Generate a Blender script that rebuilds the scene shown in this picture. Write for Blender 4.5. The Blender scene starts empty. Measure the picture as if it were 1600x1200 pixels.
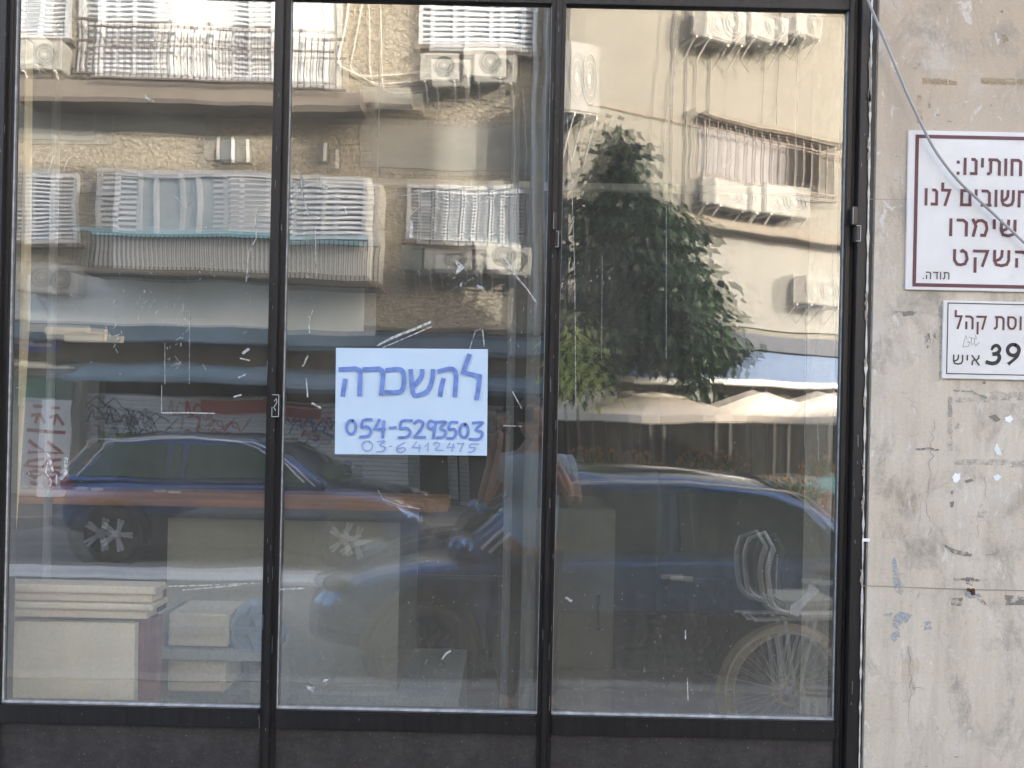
import bpy, bmesh, math, random
from mathutils import Vector, Matrix
random.seed(7)
S = bpy.context.scene
COL = S.collection
R = math.radians

# ------------------------------------------------------------------ camera, sky, sun, exposure
ROLL = R(1.22); F = 1202.0; H = 1.72; D = 2.0; HY = 40.0
cam = bpy.data.objects.new("Camera", bpy.data.cameras.new("Camera")); COL.objects.link(cam); S.camera = cam
cam.matrix_world = Matrix.Translation((0, 0, H)) @ Matrix.Rotation(R(90), 4, 'X') @ Matrix.Rotation(ROLL, 4, 'Z')
cam.data.lens = 36 * F / 1600; cam.data.sensor_width = 36; cam.data.shift_y = HY / 1600
cam.data.clip_start = 0.01; cam.data.clip_end = 2000
SUN = Vector((1.2, 1.0, 0.62)).normalized()
W = bpy.data.worlds.new("World"); S.world = W; W.use_nodes = True
nt = W.node_tree
sky = nt.nodes.new('ShaderNodeTexSky'); sky.sky_type = 'NISHITA'; sky.sun_disc = False
sky.sun_elevation = math.asin(SUN.z); sky.sun_rotation = math.atan2(SUN.x, SUN.y)
sky.air_density = .75; sky.dust_density = 4.0; sky.ozone_density = .4
nt.links.new(sky.outputs[0], nt.nodes['Background'].inputs[0]); nt.nodes['Background'].inputs[1].default_value = 0.15
sl = bpy.data.lights.new("Sun", 'SUN'); sl.energy = 2.0; sl.angle = R(0.5); sl.color = (1, .95, .87)
so = bpy.data.objects.new("Sun", sl); COL.objects.link(so); so.rotation_euler = SUN.to_track_quat('Z', 'Y').to_euler()
S.view_settings.view_transform = 'Standard'; S.view_settings.look = 'None'; S.view_settings.gamma = 1
S.view_settings.exposure = 3.2
S.cycles.max_bounces = 8; S.cycles.transparent_max_bounces = 12; S.cycles.glossy_bounces = 4
S.cycles.sample_clamp_indirect = 6

# ------------------------------------------------------------------ pixel helpers (photo pixels -> metres)
CR, SR = math.cos(ROLL), math.sin(ROLL)
def U(px, py):
    u, v = px - 800, py - 600
    return u * CR + v * SR, -u * SR + v * CR
def X3(px, py, Z):
    u, v = U(px, py); return u * Z / F, H - (v - HY) * Z / F
def G(px, py, y=D):                 # point seen directly at distance y
    x, z = X3(px, py, y); return Vector((x, y, z))
def V(px, py, Z):                   # point of the street seen in the glass at virtual distance Z
    x, z = X3(px, py, Z); return Vector((x, 2 * D - Z, z))

# ------------------------------------------------------------------ materials
def newmat(name):
    m = bpy.data.materials.new(name); m.use_nodes = True
    n = m.node_tree; return m, n, n.nodes, n.links, n.nodes['Principled BSDF']
def N(ns, t, **kw):
    n = ns.new(t)
    for k, v in kw.items(): setattr(n, k, v)
    return n
def ramp(ns, ls, src, stops):
    r = ns.new('ShaderNodeValToRGB'); e = r.color_ramp.elements
    while len(e) < len(stops): e.new(.5)
    for i, (p, c) in enumerate(stops):
        e[i].position = p; e[i].color = (c, c, c, 1) if isinstance(c, (int, float)) else (*c, 1)
    ls.new(src, r.inputs[0]); return r.outputs[0]
def noise(ns, ls, scale, detail=4, rough=.55, stretch=(1, 1, 1), off=(0, 0, 0), dist=0):
    tc = ns.new('ShaderNodeTexCoord'); mp = ns.new('ShaderNodeMapping')
    mp.inputs['Scale'].default_value = stretch; mp.inputs['Location'].default_value = off
    ls.new(tc.outputs['Object'], mp.inputs[0])
    t = ns.new('ShaderNodeTexNoise'); t.inputs['Scale'].default_value = scale; t.inputs['Detail'].default_value = detail
    t.inputs['Roughness'].default_value = rough; t.inputs['Distortion'].default_value = dist
    ls.new(mp.outputs[0], t.inputs['Vector']); return t.outputs[0]
def mixc(ns, ls, fac, a, b, mode='MIX'):
    m = ns.new('ShaderNodeMix'); m.data_type = 'RGBA'; m.blend_type = mode
    for s, v in ((m.inputs[0], fac), (m.inputs[6], a), (m.inputs[7], b)):
        if isinstance(v, (int, float)): s.default_value = v
        elif isinstance(v, tuple): s.default_value = (*v, 1)
        else: ls.new(v, s)
    return m.outputs[2]
def bump(ns, ls, b, h, strength=.3, dist=.01):
    n = ns.new('ShaderNodeBump'); n.inputs['Strength'].default_value = strength; n.inputs['Distance'].default_value = dist
    ls.new(h, n.inputs['Height']); ls.new(n.outputs[0], b.inputs['Normal'])
def basic(name, col, rough=.6, metal=0, var=.15, scale=6, stretch=(1, 1, 1), bs=0, bd=.004, bscale=40, coat=0):
    m, n, ns, ls, b = newmat(name)
    f = noise(ns, ls, scale, 5, .6, stretch)
    f2 = ramp(ns, ls, f, [(.3, 0), (.7, 1)])
    lo = tuple(c * (1 - var) for c in col); hi = tuple(min(1, c * (1 + var)) for c in col)
    ls.new(mixc(ns, ls, f2, lo, hi), b.inputs['Base Color'])
    b.inputs['Roughness'].default_value = rough; b.inputs['Metallic'].default_value = metal
    b.inputs['Coat Weight'].default_value = coat
    if bs: bump(ns, ls, b, noise(ns, ls, bscale, 5, .6), bs, bd)
    return m
M = {}
def B(key, *a, **k): M[key] = basic(key, *a, **k); return M[key]

B('asphalt', (.2, .2, .195), .75, bs=.5, bscale=120, var=.3, scale=2)
B('paving', (.2, .19, .175), .85, bs=.3, bscale=60, var=.2, scale=3)
B('sunlit_strip', (.55, .57, .57), .8, var=.2, scale=2, stretch=(.4, 3, 1))  # pale colour that stands for sunlit road
B('kerb', (.3, .29, .27), .85, bs=.3)
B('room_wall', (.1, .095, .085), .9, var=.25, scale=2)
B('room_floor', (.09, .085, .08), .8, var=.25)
B('white_paint', (.72, .72, .68), .5, var=.06)
B('pvc_white', (.56, .6, .64), .45, var=.08, scale=3)
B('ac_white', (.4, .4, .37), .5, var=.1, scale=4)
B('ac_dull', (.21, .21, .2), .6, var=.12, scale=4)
B('ac_dark', (.12, .13, .13), .6)
B('ac_old', (.1, .15, .14), .6, var=.3)
B('dark_metal', (.05, .045, .04), .5, var=.3)
B('rail_rust', (.12, .09, .07), .6, var=.4)
B('slab', (.15, .13, .11), .85, var=.25, scale=1.5, stretch=(1, 1, .4), bs=.3)
B('grey_patch', (.24, .235, .21), .85, var=.12, scale=2, bs=.25)
B('band_paint', (.74, .77, .76), .8, var=.12, scale=1.2, stretch=(1, 1, .4))
B('cream_plaster', (.155, .151, .133), .85, var=.1, scale=1.1, stretch=(1, 1, .25), bs=.15)
B('pale_plaster', (.38, .37, .34), .85, var=.1, scale=1.5, bs=.15)
B('ledge', (.17, .15, .125), .85, var=.2)
B('window_glass', (.3, .36, .4), .12, var=.2, scale=.8)
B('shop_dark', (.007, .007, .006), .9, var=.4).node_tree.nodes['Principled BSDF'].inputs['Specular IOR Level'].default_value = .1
B('awning_blue', (.1, .16, .22), .7, var=.25, scale=3, stretch=(.3, 1, 1))
B('awning_pale', (.12, .17, .27), .7, var=.15)
B('navy', (.02, .03, .055), .6)
B('brown_fascia', (.12, .09, .06), .75, var=.35, scale=2)
B('cream_slat', (.7, .65, .52), .6, var=.08)
B('street_blue', (.03, .06, .42), .4)
B('sign_green', (.06, .2, .15), .5)
B('shutter', (.72, .77, .84), .5, var=.15)
B('graf_green', (.12, .45, .05), .6); B('graf_blue', (.05, .12, .35), .6); B('graf_red', (.42, .1, .11), .6); B('graf_dark', (.1, .1, .12), .6)
B('banner_white', (.8, .82, .84), .6, var=.08)
B('banner_red', (.4, .05, .04), .6)
B('bark', (.1, .075, .05), .9, bs=.6, var=.3)
B('canvas', (.85, .77, .66), .8, var=.06)
B('chrome', (.9, .9, .86), .35, .2, var=.05)
B('alloy', (.72, .73, .74), .3, .6, var=.05)
B('tyre', (.02, .02, .02), .8)
B('car_blue', (.028, .1, .23), .22, .9, var=.06, coat=1)
B('car_dark', (.03, .075, .19), .22, .8, var=.1, coat=1)
B('car_glass', (.04, .07, .058), .04, var=.1)
B('car_trim', (.015, .015, .016), .5)
B('lamp_glass', (.2, .22, .22), .08, .5)
B('skin', (.36, .19, .12), .5, var=.08, scale=12)
B('shirt', (.32, .45, .6), .85, var=.1, scale=5)
B('trousers', (.035, .035, .045), .85)
B('hair', (.03, .02, .015), .6)
B('black_plastic', (.02, .02, .022), .45)
B('cream_rubber', (.85, .72, .5), .7)
B('leather', (.04, .03, .025), .5)
B('yellow_wood', (.86, .68, .36), .6, var=.14, scale=5, stretch=(14, 14, .7))
B('orange_wood', (.42, .19, .065), .5, var=.3, scale=4, stretch=(.7, 12, 14))
B('cream_board', (.88, .77, .58), .65, var=.1, scale=3, stretch=(.4, 1, 6))
B('cream_panel', (.88, .79, .6), .6, var=.07, scale=2, stretch=(5, 1, .3))
B('maroon', (.26, .05, .05), .6)
B('counter_grey', (.43, .44, .39), .6, var=.1, scale=2)
B('counter_base', (.44, .5, .5), .6, var=.06)
B('carton', (.8, .74, .58), .8, var=.05)
B('blue_bag', (.25, .34, .42), .35, var=.2)
B('cabinet', (.2, .21, .18), .6, var=.12)
B('dim_room_brown', (.085, .062, .045), .7, var=.15)
B('pole_grey', (.17, .175, .17), .5)
B('paper', (.57, .69, .8), .7, var=.02)
B('ink', (.16, .25, .56), .6, var=.28, scale=45)
B('ink_thin', (.3, .36, .6), .6, var=.1, scale=60)
B('sign_white', (.76, .725, .685), .45, var=.07, scale=7)
B('maroon_print', (.13, .035, .04), .5, var=.12, scale=50)
B('black_print', (.012, .011, .011), .5)
B('grey_print', (.06, .045, .045), .5)
B('pencil', (.22, .2, .2), .7)
B('cable_grey', (.4, .38, .355), .45)
B('rust', (.1, .035, .02), .8, var=.4, scale=80)
B('chip', (.9, .9, .88), .7)
B('stain_tape', (.42, .3, .17), .6, var=.25, scale=60)
B('grey_tape', (.4, .38, .33), .6, var=.22, scale=50)
B('scuff', (.26, .24, .22), .8, var=.3, scale=80)
B('crack', (.33, .285, .23), .9)
B('scuff_blue', (.45, .47, .48), .8, var=.25, scale=60)
B('mortar', (.62, .58, .52), .9, var=.3, scale=40, bs=.6)
B('tape_white', (.6, .6, .58), .4, var=.1, scale=60)
B('bead', (.42, .42, .42), .5, var=.4, scale=30)
B('hinge_metal', (.07, .065, .065), .35, .5)
B('lock_metal', (.03, .028, .028), .3, .4)
B('worn_edge', (.33, .32, .32), .4, .5)
B('flower', (.6, .22, .04), .7); B('pot', (.3, .13, .07), .8); B('cyan_cloth', (.2, .45, .55), .7)

def frame_mat():
    m, n, ns, ls, b = newmat('frame_brown')
    f = ramp(ns, ls, noise(ns, ls, 9, 6, .65, (6, 6, .6)), [(.35, 0), (.75, 1)])
    c = mixc(ns, ls, f, (.011, .009, .008), (.025, .021, .019))
    sp = ramp(ns, ls, noise(ns, ls, 130, 2, .5), [(.71, 0), (.76, 1)])
    c = mixc(ns, ls, sp, c, (.12, .115, .11))
    ls.new(c, b.inputs['Base Color']); b.inputs['Roughness'].default_value = .42
    bump(ns, ls, b, noise(ns, ls, 20, 4, .6, (5, 5, .4)), .15, .003); return m
M['frame'] = frame_mat()
def panel_mat():
    m, n, ns, ls, b = newmat('kick_panel')
    f = ramp(ns, ls, noise(ns, ls, 4, 6, .65), [(.3, 0), (.7, 1)])
    c = mixc(ns, ls, f, (.028, .0225, .0195), (.042, .035, .031))
    d = ramp(ns, ls, noise(ns, ls, 60, 6, .8), [(.45, 0), (.75, .7)])
    c = mixc(ns, ls, d, c, (.075, .066, .06))
    sm = ramp(ns, ls, noise(ns, ls, 9, 6, .7, (1, 1, 1.8), (2, 0, 5)), [(.5, 0), (.72, .6)])
    c = mixc(ns, ls, sm, c, (.085, .074, .066))
    sp = ramp(ns, ls, noise(ns, ls, 150, 3, .6), [(.68, 0), (.73, 1)])
    c = mixc(ns, ls, sp, c, (.2, .19, .18))
    ls.new(c, b.inputs['Base Color']); b.inputs['Roughness'].default_value = .55
    bump(ns, ls, b, noise(ns, ls, 90, 4, .6), .12, .002); return m
M['panel'] = panel_mat()

def stucco_mat():
    m, n, ns, ls, b = newmat('rough_stucco')
    f = ramp(ns, ls, noise(ns, ls, .8, 5, .6), [(.3, 0), (.7, 1)])
    c = mixc(ns, ls, f, (.35, .315, .245), (.46, .415, .33))
    k = noise(ns, ls, 7, 5, .62, (1, 1, 1.7), dist=1.1)
    c = mixc(ns, ls, ramp(ns, ls, k, [(.36, .55), (.5, 0)]), c, (.2, .17, .13))
    ls.new(c, b.inputs['Base Color']); b.inputs['Roughness'].default_value = .95
    bump(ns, ls, b, k, 1.0, .16); return m
M['stucco'] = stucco_mat()
B('lav_shutter', (.15, .15, .17), .6, var=.2, scale=3)
B('old_frame', (.1, .1, .11), .6, var=.2)
B('corner_band', (.19, .19, .18), .85, var=.1, scale=1.5, bs=.15)

def plaster_mat():
    m, n, ns, ls, b = newmat('old_plaster')
    base = mixc(ns, ls, ramp(ns, ls, noise(ns, ls, 2.2, 6, .65), [(.3, 0), (.72, 1)]), (.58, .485, .365), (.76, .665, .535))
    # tan tone growing above the joint at sign height
    tc = ns.new('ShaderNodeTexCoord'); sx = ns.new('ShaderNodeSeparateXYZ'); ls.new(tc.outputs['Object'], sx.inputs[0])
    add = N(ns, 'ShaderNodeMath', operation='ADD'); ls.new(sx.outputs[2], add.inputs[0])
    w = N(ns, 'ShaderNodeMath', operation='MULTIPLY_ADD'); ls.new(noise(ns, ls, 3, 5, .6), w.inputs[0]); w.inputs[1].default_value = .5; w.inputs[2].default_value = -.25
    ls.new(w.outputs[0], add.inputs[1])
    tan = ramp(ns, ls, add.outputs[0], [(0, 0), (1, 1)])
    mr = N(ns, 'ShaderNodeMapRange'); ls.new(add.outputs[0], mr.inputs[0]); mr.inputs[1].default_value = 2.05; mr.inputs[2].default_value = 2.65
    c = mixc(ns, ls, mr.outputs[0], base, (.57, .44, .31))
    # vertical drips and smudges
    st = ramp(ns, ls, noise(ns, ls, 6, 6, .7, (4, 1, .5)), [(.47, 0), (.72, .62)])
    c = mixc(ns, ls, st, c, (.44, .37, .28))
    pale = ramp(ns, ls, noise(ns, ls, 5, 6, .7, off=(3, 1, 2)), [(.52, 0), (.66, .55)])
    c = mixc(ns, ls, pale, c, (.7, .64, .57))
    g = ramp(ns, ls, noise(ns, ls, 6.5, 8, .75, (1.3, 1, .7), (5, 0, 1), .5), [(.52, 0), (.66, .85)])
    c = mixc(ns, ls, g, c, (.36, .31, .24))
    g2 = ramp(ns, ls, noise(ns, ls, 22, 8, .78, (1, 1, .7), (1, 4, 0), 1.2), [(.6, 0), (.68, .9)])
    c = mixc(ns, ls, g2, c, (.27, .245, .21))
    sc = ramp(ns, ls, noise(ns, ls, 60, 4, .7, (.35, 1, 1.6), (2, 2, 2)), [(.66, 0), (.71, .8)])
    c = mixc(ns, ls, sc, c, (.2, .18, .16))
    pit = ramp(ns, ls, noise(ns, ls, 55, 6, .75, (1, 1, .6), (7, 0, 3)), [(.64, 0), (.68, .75)])
    c = mixc(ns, ls, pit, c, (.3, .27, .235))
    fl = ramp(ns, ls, noise(ns, ls, 30, 7, .75, (1, 1, .5), (1, 8, 3), .8), [(.6, 0), (.63, .7)])
    c = mixc(ns, ls, fl, c, (.76, .71, .65))
    fine = ramp(ns, ls, noise(ns, ls, 160, 3, .6), [(.3, .24), (.7, 0)])
    c = mixc(ns, ls, fine, c, (.3, .27, .24))
    ls.new(c, b.inputs['Base Color']); b.inputs['Roughness'].default_value = .85
    hb = N(ns, 'ShaderNodeMath', operation='ADD'); ls.new(noise(ns, ls, 8, 8, .7), hb.inputs[0]); ls.new(g2, hb.inputs[1])
    bump(ns, ls, b, hb.outputs[0], .3, .006); return m
M['plaster'] = plaster_mat()

def leaf_mat(name, c1, c2, tr=.35):
    m, n, ns, ls, b = newmat(name)
    oi = ns.new('ShaderNodeObjectInfo')
    c = mixc(ns, ls, ramp(ns, ls, noise(ns, ls, 4, 3, .7), [(.35, 0), (.65, 1)]), c1, c2)
    ls.new(c, b.inputs['Base Color']); b.inputs['Roughness'].default_value = .4
    t = ns.new('ShaderNodeBsdfTranslucent'); ls.new(c, t.inputs[0])
    mx = ns.new('ShaderNodeMixShader'); mx.inputs[0].default_value = tr
    ls.new(b.outputs[0], mx.inputs[1]); ls.new(t.outputs[0], mx.inputs[2]); ls.new(mx.outputs[0], ns['Material Output'].inputs[0]); return m
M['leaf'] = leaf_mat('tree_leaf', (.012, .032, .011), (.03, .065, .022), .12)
M['leaf_sun_tint'] = leaf_mat('sun_tinted_leaf', (.28, .4, .1), (.5, .58, .2))  # sunlight is put into this leaf colour; the sapling stands in shade
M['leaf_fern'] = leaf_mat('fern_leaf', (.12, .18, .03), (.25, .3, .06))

REFL = .33
def glass_mat(name, t2, t3, seed, dust=.05):
    """old wavy shop glass: faces that are not quite parallel mirror the street two or three times over; dusty and streaked"""
    m, n, ns, ls, b = newmat(name); ns.remove(b)
    geo = ns.new('ShaderNodeNewGeometry')
    def wav(scale, stretch, amp, off):
        tc = ns.new('ShaderNodeTexCoord'); mp = ns.new('ShaderNodeMapping')
        mp.inputs['Scale'].default_value = stretch; mp.inputs['Location'].default_value = off
        ls.new(tc.outputs['Object'], mp.inputs[0])
        t = ns.new('ShaderNodeTexNoise'); t.inputs['Scale'].default_value = scale; t.inputs['Detail'].default_value = 1.5; t.inputs['Roughness'].default_value = .4
        ls.new(mp.outputs[0], t.inputs['Vector'])
        s = N(ns, 'ShaderNodeVectorMath', operation='SUBTRACT'); ls.new(t.outputs[1], s.inputs[0]); s.inputs[1].default_value = (.5, .5, .5)
        k = N(ns, 'ShaderNodeVectorMath', operation='MULTIPLY'); ls.new(s.outputs[0], k.inputs[0]); k.inputs[1].default_value = amp
        return k.outputs[0]
    a1 = wav(1.6, (1.2, 1, 1), (.007, 0, .007), (seed, 0, 0))
    a2 = wav(7, (1.0, 1, 1.6), (.0038, 0, .005), (0, seed, 0))
    base = N(ns, 'ShaderNodeVectorMath', operation='ADD'); ls.new(a1, base.inputs[0]); ls.new(a2, base.inputs[1])
    sg = N(ns, 'ShaderNodeVectorMath', operation='ADD'); ls.new(base.outputs[0], sg.inputs[0]); ls.new(geo.outputs['Normal'], sg.inputs[1])
    def glossy(tilt):
        v = N(ns, 'ShaderNodeVectorMath', operation='ADD'); ls.new(sg.outputs[0], v.inputs[0]); v.inputs[1].default_value = (tilt[0], 0, tilt[1])
        w = N(ns, 'ShaderNodeVectorMath', operation='NORMALIZE'); ls.new(v.outputs[0], w.inputs[0])
        g = ns.new('ShaderNodeBsdfGlossy'); g.inputs['Roughness'].default_value = 0.0; g.inputs['Color'].default_value = (1, .98, .93, 1)
        ls.new(w.outputs[0], g.inputs['Normal']); return g.outputs[0]
    def mix(f, a, c):
        x = ns.new('ShaderNodeMixShader')
        if isinstance(f, (int, float)): x.inputs[0].default_value = f
        else: ls.new(f, x.inputs[0])
        ls.new(a, x.inputs[1]); ls.new(c, x.inputs[2]); return x.outputs[0]
    g = mix(.43, glossy((0, 0)), glossy(t2))
    if t3: g = mix(.09, g, glossy(t3))
    tr = ns.new('ShaderNodeBsdfTransparent'); tr.inputs[0].default_value = (1, .985, .935, 1)
    gl = mix(REFL, tr.outputs[0], g)
    # dust: light film, vertical streaks, speckle heavier near the bottom
    tc = ns.new('ShaderNodeTexCoord'); sx = ns.new('ShaderNodeSeparateXYZ'); ls.new(tc.outputs['Object'], sx.inputs[0])
    mr = N(ns, 'ShaderNodeMapRange'); ls.new(sx.outputs[2], mr.inputs[0]); mr.inputs[1].default_value = .9; mr.inputs[2].default_value = 0.0
    mr.inputs[3].default_value = 0; mr.inputs[4].default_value = 1
    film = noise(ns, ls, 3, 5, .6, (1, 1, 1), (seed, 3, 0)); strk = noise(ns, ls, 14, 5, .65, (2.5, 1, .18), (0, 0, seed))
    spk = ramp(ns, ls, noise(ns, ls, 85, 5, .8), [(.5, 0), (.7, 1)])
    def mth(op, a, c):
        x = N(ns, 'ShaderNodeMath', operation=op)
        for i, q in enumerate((a, c)):
            if isinstance(q, (int, float)): x.inputs[i].default_value = q
            else: ls.new(q, x.inputs[i])
        return x.outputs[0]
    d = mth('MULTIPLY', mth('MULTIPLY', film, strk), dust * 4.0)
    low = mth('MULTIPLY', mth('MULTIPLY', mr.outputs[0], mr.outputs[0]), mth('ADD', mth('MULTIPLY', spk, .22), .05))
    d = mth('ADD', mth('ADD', d, low), mth('ADD', mth('MULTIPLY', spk, .02), .016))
    df = ns.new('ShaderNodeBsdfDiffuse'); df.inputs[0].default_value = (.66, .61, .51, 1)
    ls.new(mix(d, gl, df.outputs[0]), ns['Material Output'].inputs[0]); return m

# ------------------------------------------------------------------ mesh builder
class MB:
    def __init__(s): s.bm = bmesh.new()
    def quad(s, *ps):
        vs = [s.bm.verts.new(p) for p in ps]; return s.bm.faces.new(vs)
    def box(s, x0, x1, y0, y1, z0, z1):
        v = [s.bm.verts.new((x, y, z)) for x in (x0, x1) for y in (y0, y1) for z in (z0, z1)]
        for f in ((0, 1, 3, 2), (4, 6, 7, 5), (0, 4, 5, 1), (2, 3, 7, 6), (0, 2, 6, 4), (1, 5, 7, 3)):
            s.bm.faces.new([v[i] for i in f])
        return s
    def bar(s, a, b, w, h, up=(0, 0, 1)):      # rectangular bar between two points
        a, b = Vector(a), Vector(b); d = (b - a).normalized(); u = Vector(up)
        sd = d.cross(u)
        if sd.length < 1e-4: sd = d.cross(Vector((0, 1, 0)))
        sd.normalize(); u2 = sd.cross(d)
        r = [[s.bm.verts.new(p + sd * sx * w / 2 + u2 * sz * h / 2) for sx, sz in ((-1, -1), (1, -1), (1, 1), (-1, 1))] for p in (a, b)]
        for i in range(4): s.bm.faces.new((r[0][i], r[0][(i + 1) % 4], r[1][(i + 1) % 4], r[1][i]))
        s.bm.faces.new(r[0][::-1]); s.bm.faces.new(r[1]); return s
    def prism(s, pts, vec):                    # polygon extruded by vec
        vec = Vector(vec); a = [s.bm.verts.new(p) for p in pts]; b = [s.bm.verts.new(Vector(p) + vec) for p in pts]
        n = len(a); s.bm.faces.new(a); s.bm.faces.new(b[::-1])
        for i in range(n): s.bm.faces.new((a[i], b[i], b[(i + 1) % n], a[(i + 1) % n]))
        return s
    def tube(s, pts, r, n=8, closed=False, cap=True):
        pts = [Vector(p) for p in pts]; k = len(pts); rings = []
        up = None
        for i, p in enumerate(pts):
            if closed: t = pts[(i + 1) % k] - pts[i - 1]
            else: t = pts[min(i + 1, k - 1)] - pts[max(i - 1, 0)]
            t.normalize()
            if up is None:
                up = Vector((0, 0, 1)) if abs(t.z) < .9 else Vector((0, 1, 0))
            a = t.cross(up)
            if a.length < 1e-4: a = t.orthogonal()
            a.normalize(); b = a.cross(t); up = b
            rr = r[i] if isinstance(r, (list, tuple)) else r
            rings.append([s.bm.verts.new(p + (a * math.cos(q) + b * math.sin(q)) * rr) for q in [2 * math.pi * j / n for j in range(n)]])
        m = k if closed else k - 1
        for i in range(m):
            A, Bq = rings[i], rings[(i + 1) % k]
            for j in range(n): s.bm.faces.new((A[j], A[(j + 1) % n], Bq[(j + 1) % n], Bq[j]))
        if not closed and cap:
            s.bm.faces.new(rings[0][::-1]); s.bm.faces.new(rings[-1])
        return s
    def disc(s, c, axis, r, n=24, r0=0):
        c, axis = Vector(c), Vector(axis).normalized(); a = axis.orthogonal().normalized(); b = axis.cross(a)
        o = [s.bm.verts.new(c + (a * math.cos(q) + b * math.sin(q)) * r) for q in [2 * math.pi * j / n for j in range(n)]]
        if r0:
            i_ = [s.bm.verts.new(c + (a * math.cos(q) + b * math.sin(q)) * r0) for q in [2 * math.pi * j / n for j in range(n)]]
            for j in range(n): s.bm.faces.new((o[j], o[(j + 1) % n], i_[(j + 1) % n], i_[j]))
        else: s.bm.faces.new(o)
        return s
    def ring(s, c, axis, R_, r, n=36, m=8):
        c, axis = Vector(c), Vector(axis).normalized(); a = axis.orthogonal().normalized(); b = axis.cross(a)
        return s.tube([c + (a * math.cos(q) + b * math.sin(q)) * R_ for q in [2 * math.pi * j / n for j in range(n)]], r, m, closed=True)
    def lathe(s, c, prof, n=16):               # profile (r, z) about a vertical axis at c
        c = Vector(c); rings = []
        for r, z in prof: rings.append([s.bm.verts.new(c + Vector((r * math.cos(q), r * math.sin(q), z))) for q in [2 * math.pi * j / n for j in range(n)]])
        for A, Bq in zip(rings, rings[1:]):
            for j in range(n): s.bm.faces.new((A[j], A[(j + 1) % n], Bq[(j + 1) % n], Bq[j]))
        s.bm.faces.new(rings[0][::-1]); s.bm.faces.new(rings[-1]); return s
    def ball(s, c, rx, ry, rz, sub=2):
        bmesh.ops.create_icosphere(s.bm, subdivisions=sub, radius=1, matrix=Matrix.Translation(c) @ Matrix.Diagonal((rx, ry, rz, 1))); return s
    def stroke(s, pts, w, y, t=.0004, cap=True):  # flat pen stroke on a wall plane: pts are (x, z), facing -y
        P = [Vector((p[0], 0, p[1])) for p in pts]; L, Rr = [], []
        for i, p in enumerate(P):
            if i == 0: d = P[1] - P[0]
            elif i == len(P) - 1: d = P[-1] - P[-2]
            else:
                d0 = (P[i] - P[i - 1]); d1 = (P[i + 1] - P[i])
                d = d0.normalized() + d1.normalized()
                if d.length < 1e-5: d = d0
            d.normalize(); nn = Vector((-d.z, 0, d.x)); ww = w[i] if isinstance(w, (list, tuple)) else w
            if cap and i == 0: p = p - d * ww * .25
            if cap and i == len(P) - 1: p = p + d * ww * .25
            if 0 < i < len(P) - 1 and (P[i] - P[i - 1]).length > 1e-6:
                e_ = (P[i] - P[i - 1]).normalized(); ww = ww / max(.6, abs(nn.dot(Vector((-e_.z, 0, e_.x)))))
            L.append(p + nn * ww / 2); Rr.append(p - nn * ww / 2)
        for i in range(len(P) - 1):
            vs = [s.bm.verts.new((q.x, y, q.z)) for q in (L[i], L[i + 1], Rr[i + 1], Rr[i])]
            s.bm.faces.new(vs)
        return s
    def build(s, name, mat, parent=None, sub=None, smooth=False, bevel=0, solid=0, subsurf=0, shift=True):
        bm = s.bm
        bmesh.ops.remove_doubles(bm, verts=bm.verts, dist=1e-6)
        bmesh.ops.recalc_face_normals(bm, faces=bm.faces)
        if bevel: bmesh.ops.bevel(bm, geom=bm.edges[:], offset=bevel, segments=2, affect='EDGES', clamp_overlap=True)
        if parent is not None and shift:
            bmesh.ops.translate(bm, verts=bm.verts, vec=-base_of(parent))
        me = bpy.data.meshes.new(name); bm.to_mesh(me); bm.free()
        o = bpy.data.objects.new(name, me); COL.objects.link(o)
        if mat: me.materials.append(M[mat] if isinstance(mat, str) else mat)
        if parent is not None: o.parent = parent
        if smooth:
            for p in me.polygons: p.use_smooth = True
        if solid:
            md = o.modifiers.new('Solidify', 'SOLIDIFY'); md.thickness = solid
        if subsurf:
            md = o.modifiers.new('Subdivision', 'SUBSURF'); md.levels = md.render_levels = subsurf
        return o
def base_of(o):
    b = Vector((0, 0, 0))
    while o is not None:
        if o.parent is None and o.get('_local'): return Vector((0, 0, 0))
        b += Vector(o.location); o = o.parent
    return b
LOCALS = []
def thing(name, label, cat, loc=(0, 0, 0), rz=0, group=None, local=False):
    o = bpy.data.objects.new(name, None); COL.objects.link(o); o.location = loc; o.rotation_euler = (0, 0, rz); o.empty_display_size = .2
    tag(o, label, cat, group)
    if local: o['_local'] = 1; LOCALS.append(o)
    return o
def tag(o, label, cat, group=None):
    o['label'] = label; o['category'] = cat
    if group: o['group'] = group
    return o
def struct(o): o['kind'] = 'structure'; return o
def copy_tree(o, parent=None):
    c = o.copy(); COL.objects.link(c)
    if parent is not None: c.parent = parent
    for ch in o.children: copy_tree(ch, c)
    return c

# ------------------------------------------------------------------ setting
RZ = -.15
struct(MB().box(-60, 60, -.75, 40, -.4, 0).build('pavement', 'paving'))
struct(MB().box(-60, 60, -7.2, -.9, -.4, RZ).build('road', 'asphalt'))
struct(MB().box(-60, 60, -.9, -.75, -.4, .004).build('kerb', 'kerb', bevel=.01))
struct(MB().box(-60, 60, -60, -7.35, -.4, 0).build('far_pavement', 'paving'))
struct(MB().box(-60, 60, -7.35, -7.2, -.4, .004).build('far_kerb', 'kerb', bevel=.01))
struct(MB().box(-14, .6, -4.75, -4.15, RZ - .02, RZ + .004).build('sunlit_road_band', 'sunlit_strip'))  # added strip: a sunlit band of road put into its pale colour
g = MB(); g.quad((-400, -400, -.45), (400, -400, -.45), (400, 400, -.45), (-400, 400, -.45)); struct(g.build('ground', 'asphalt'))

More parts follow.
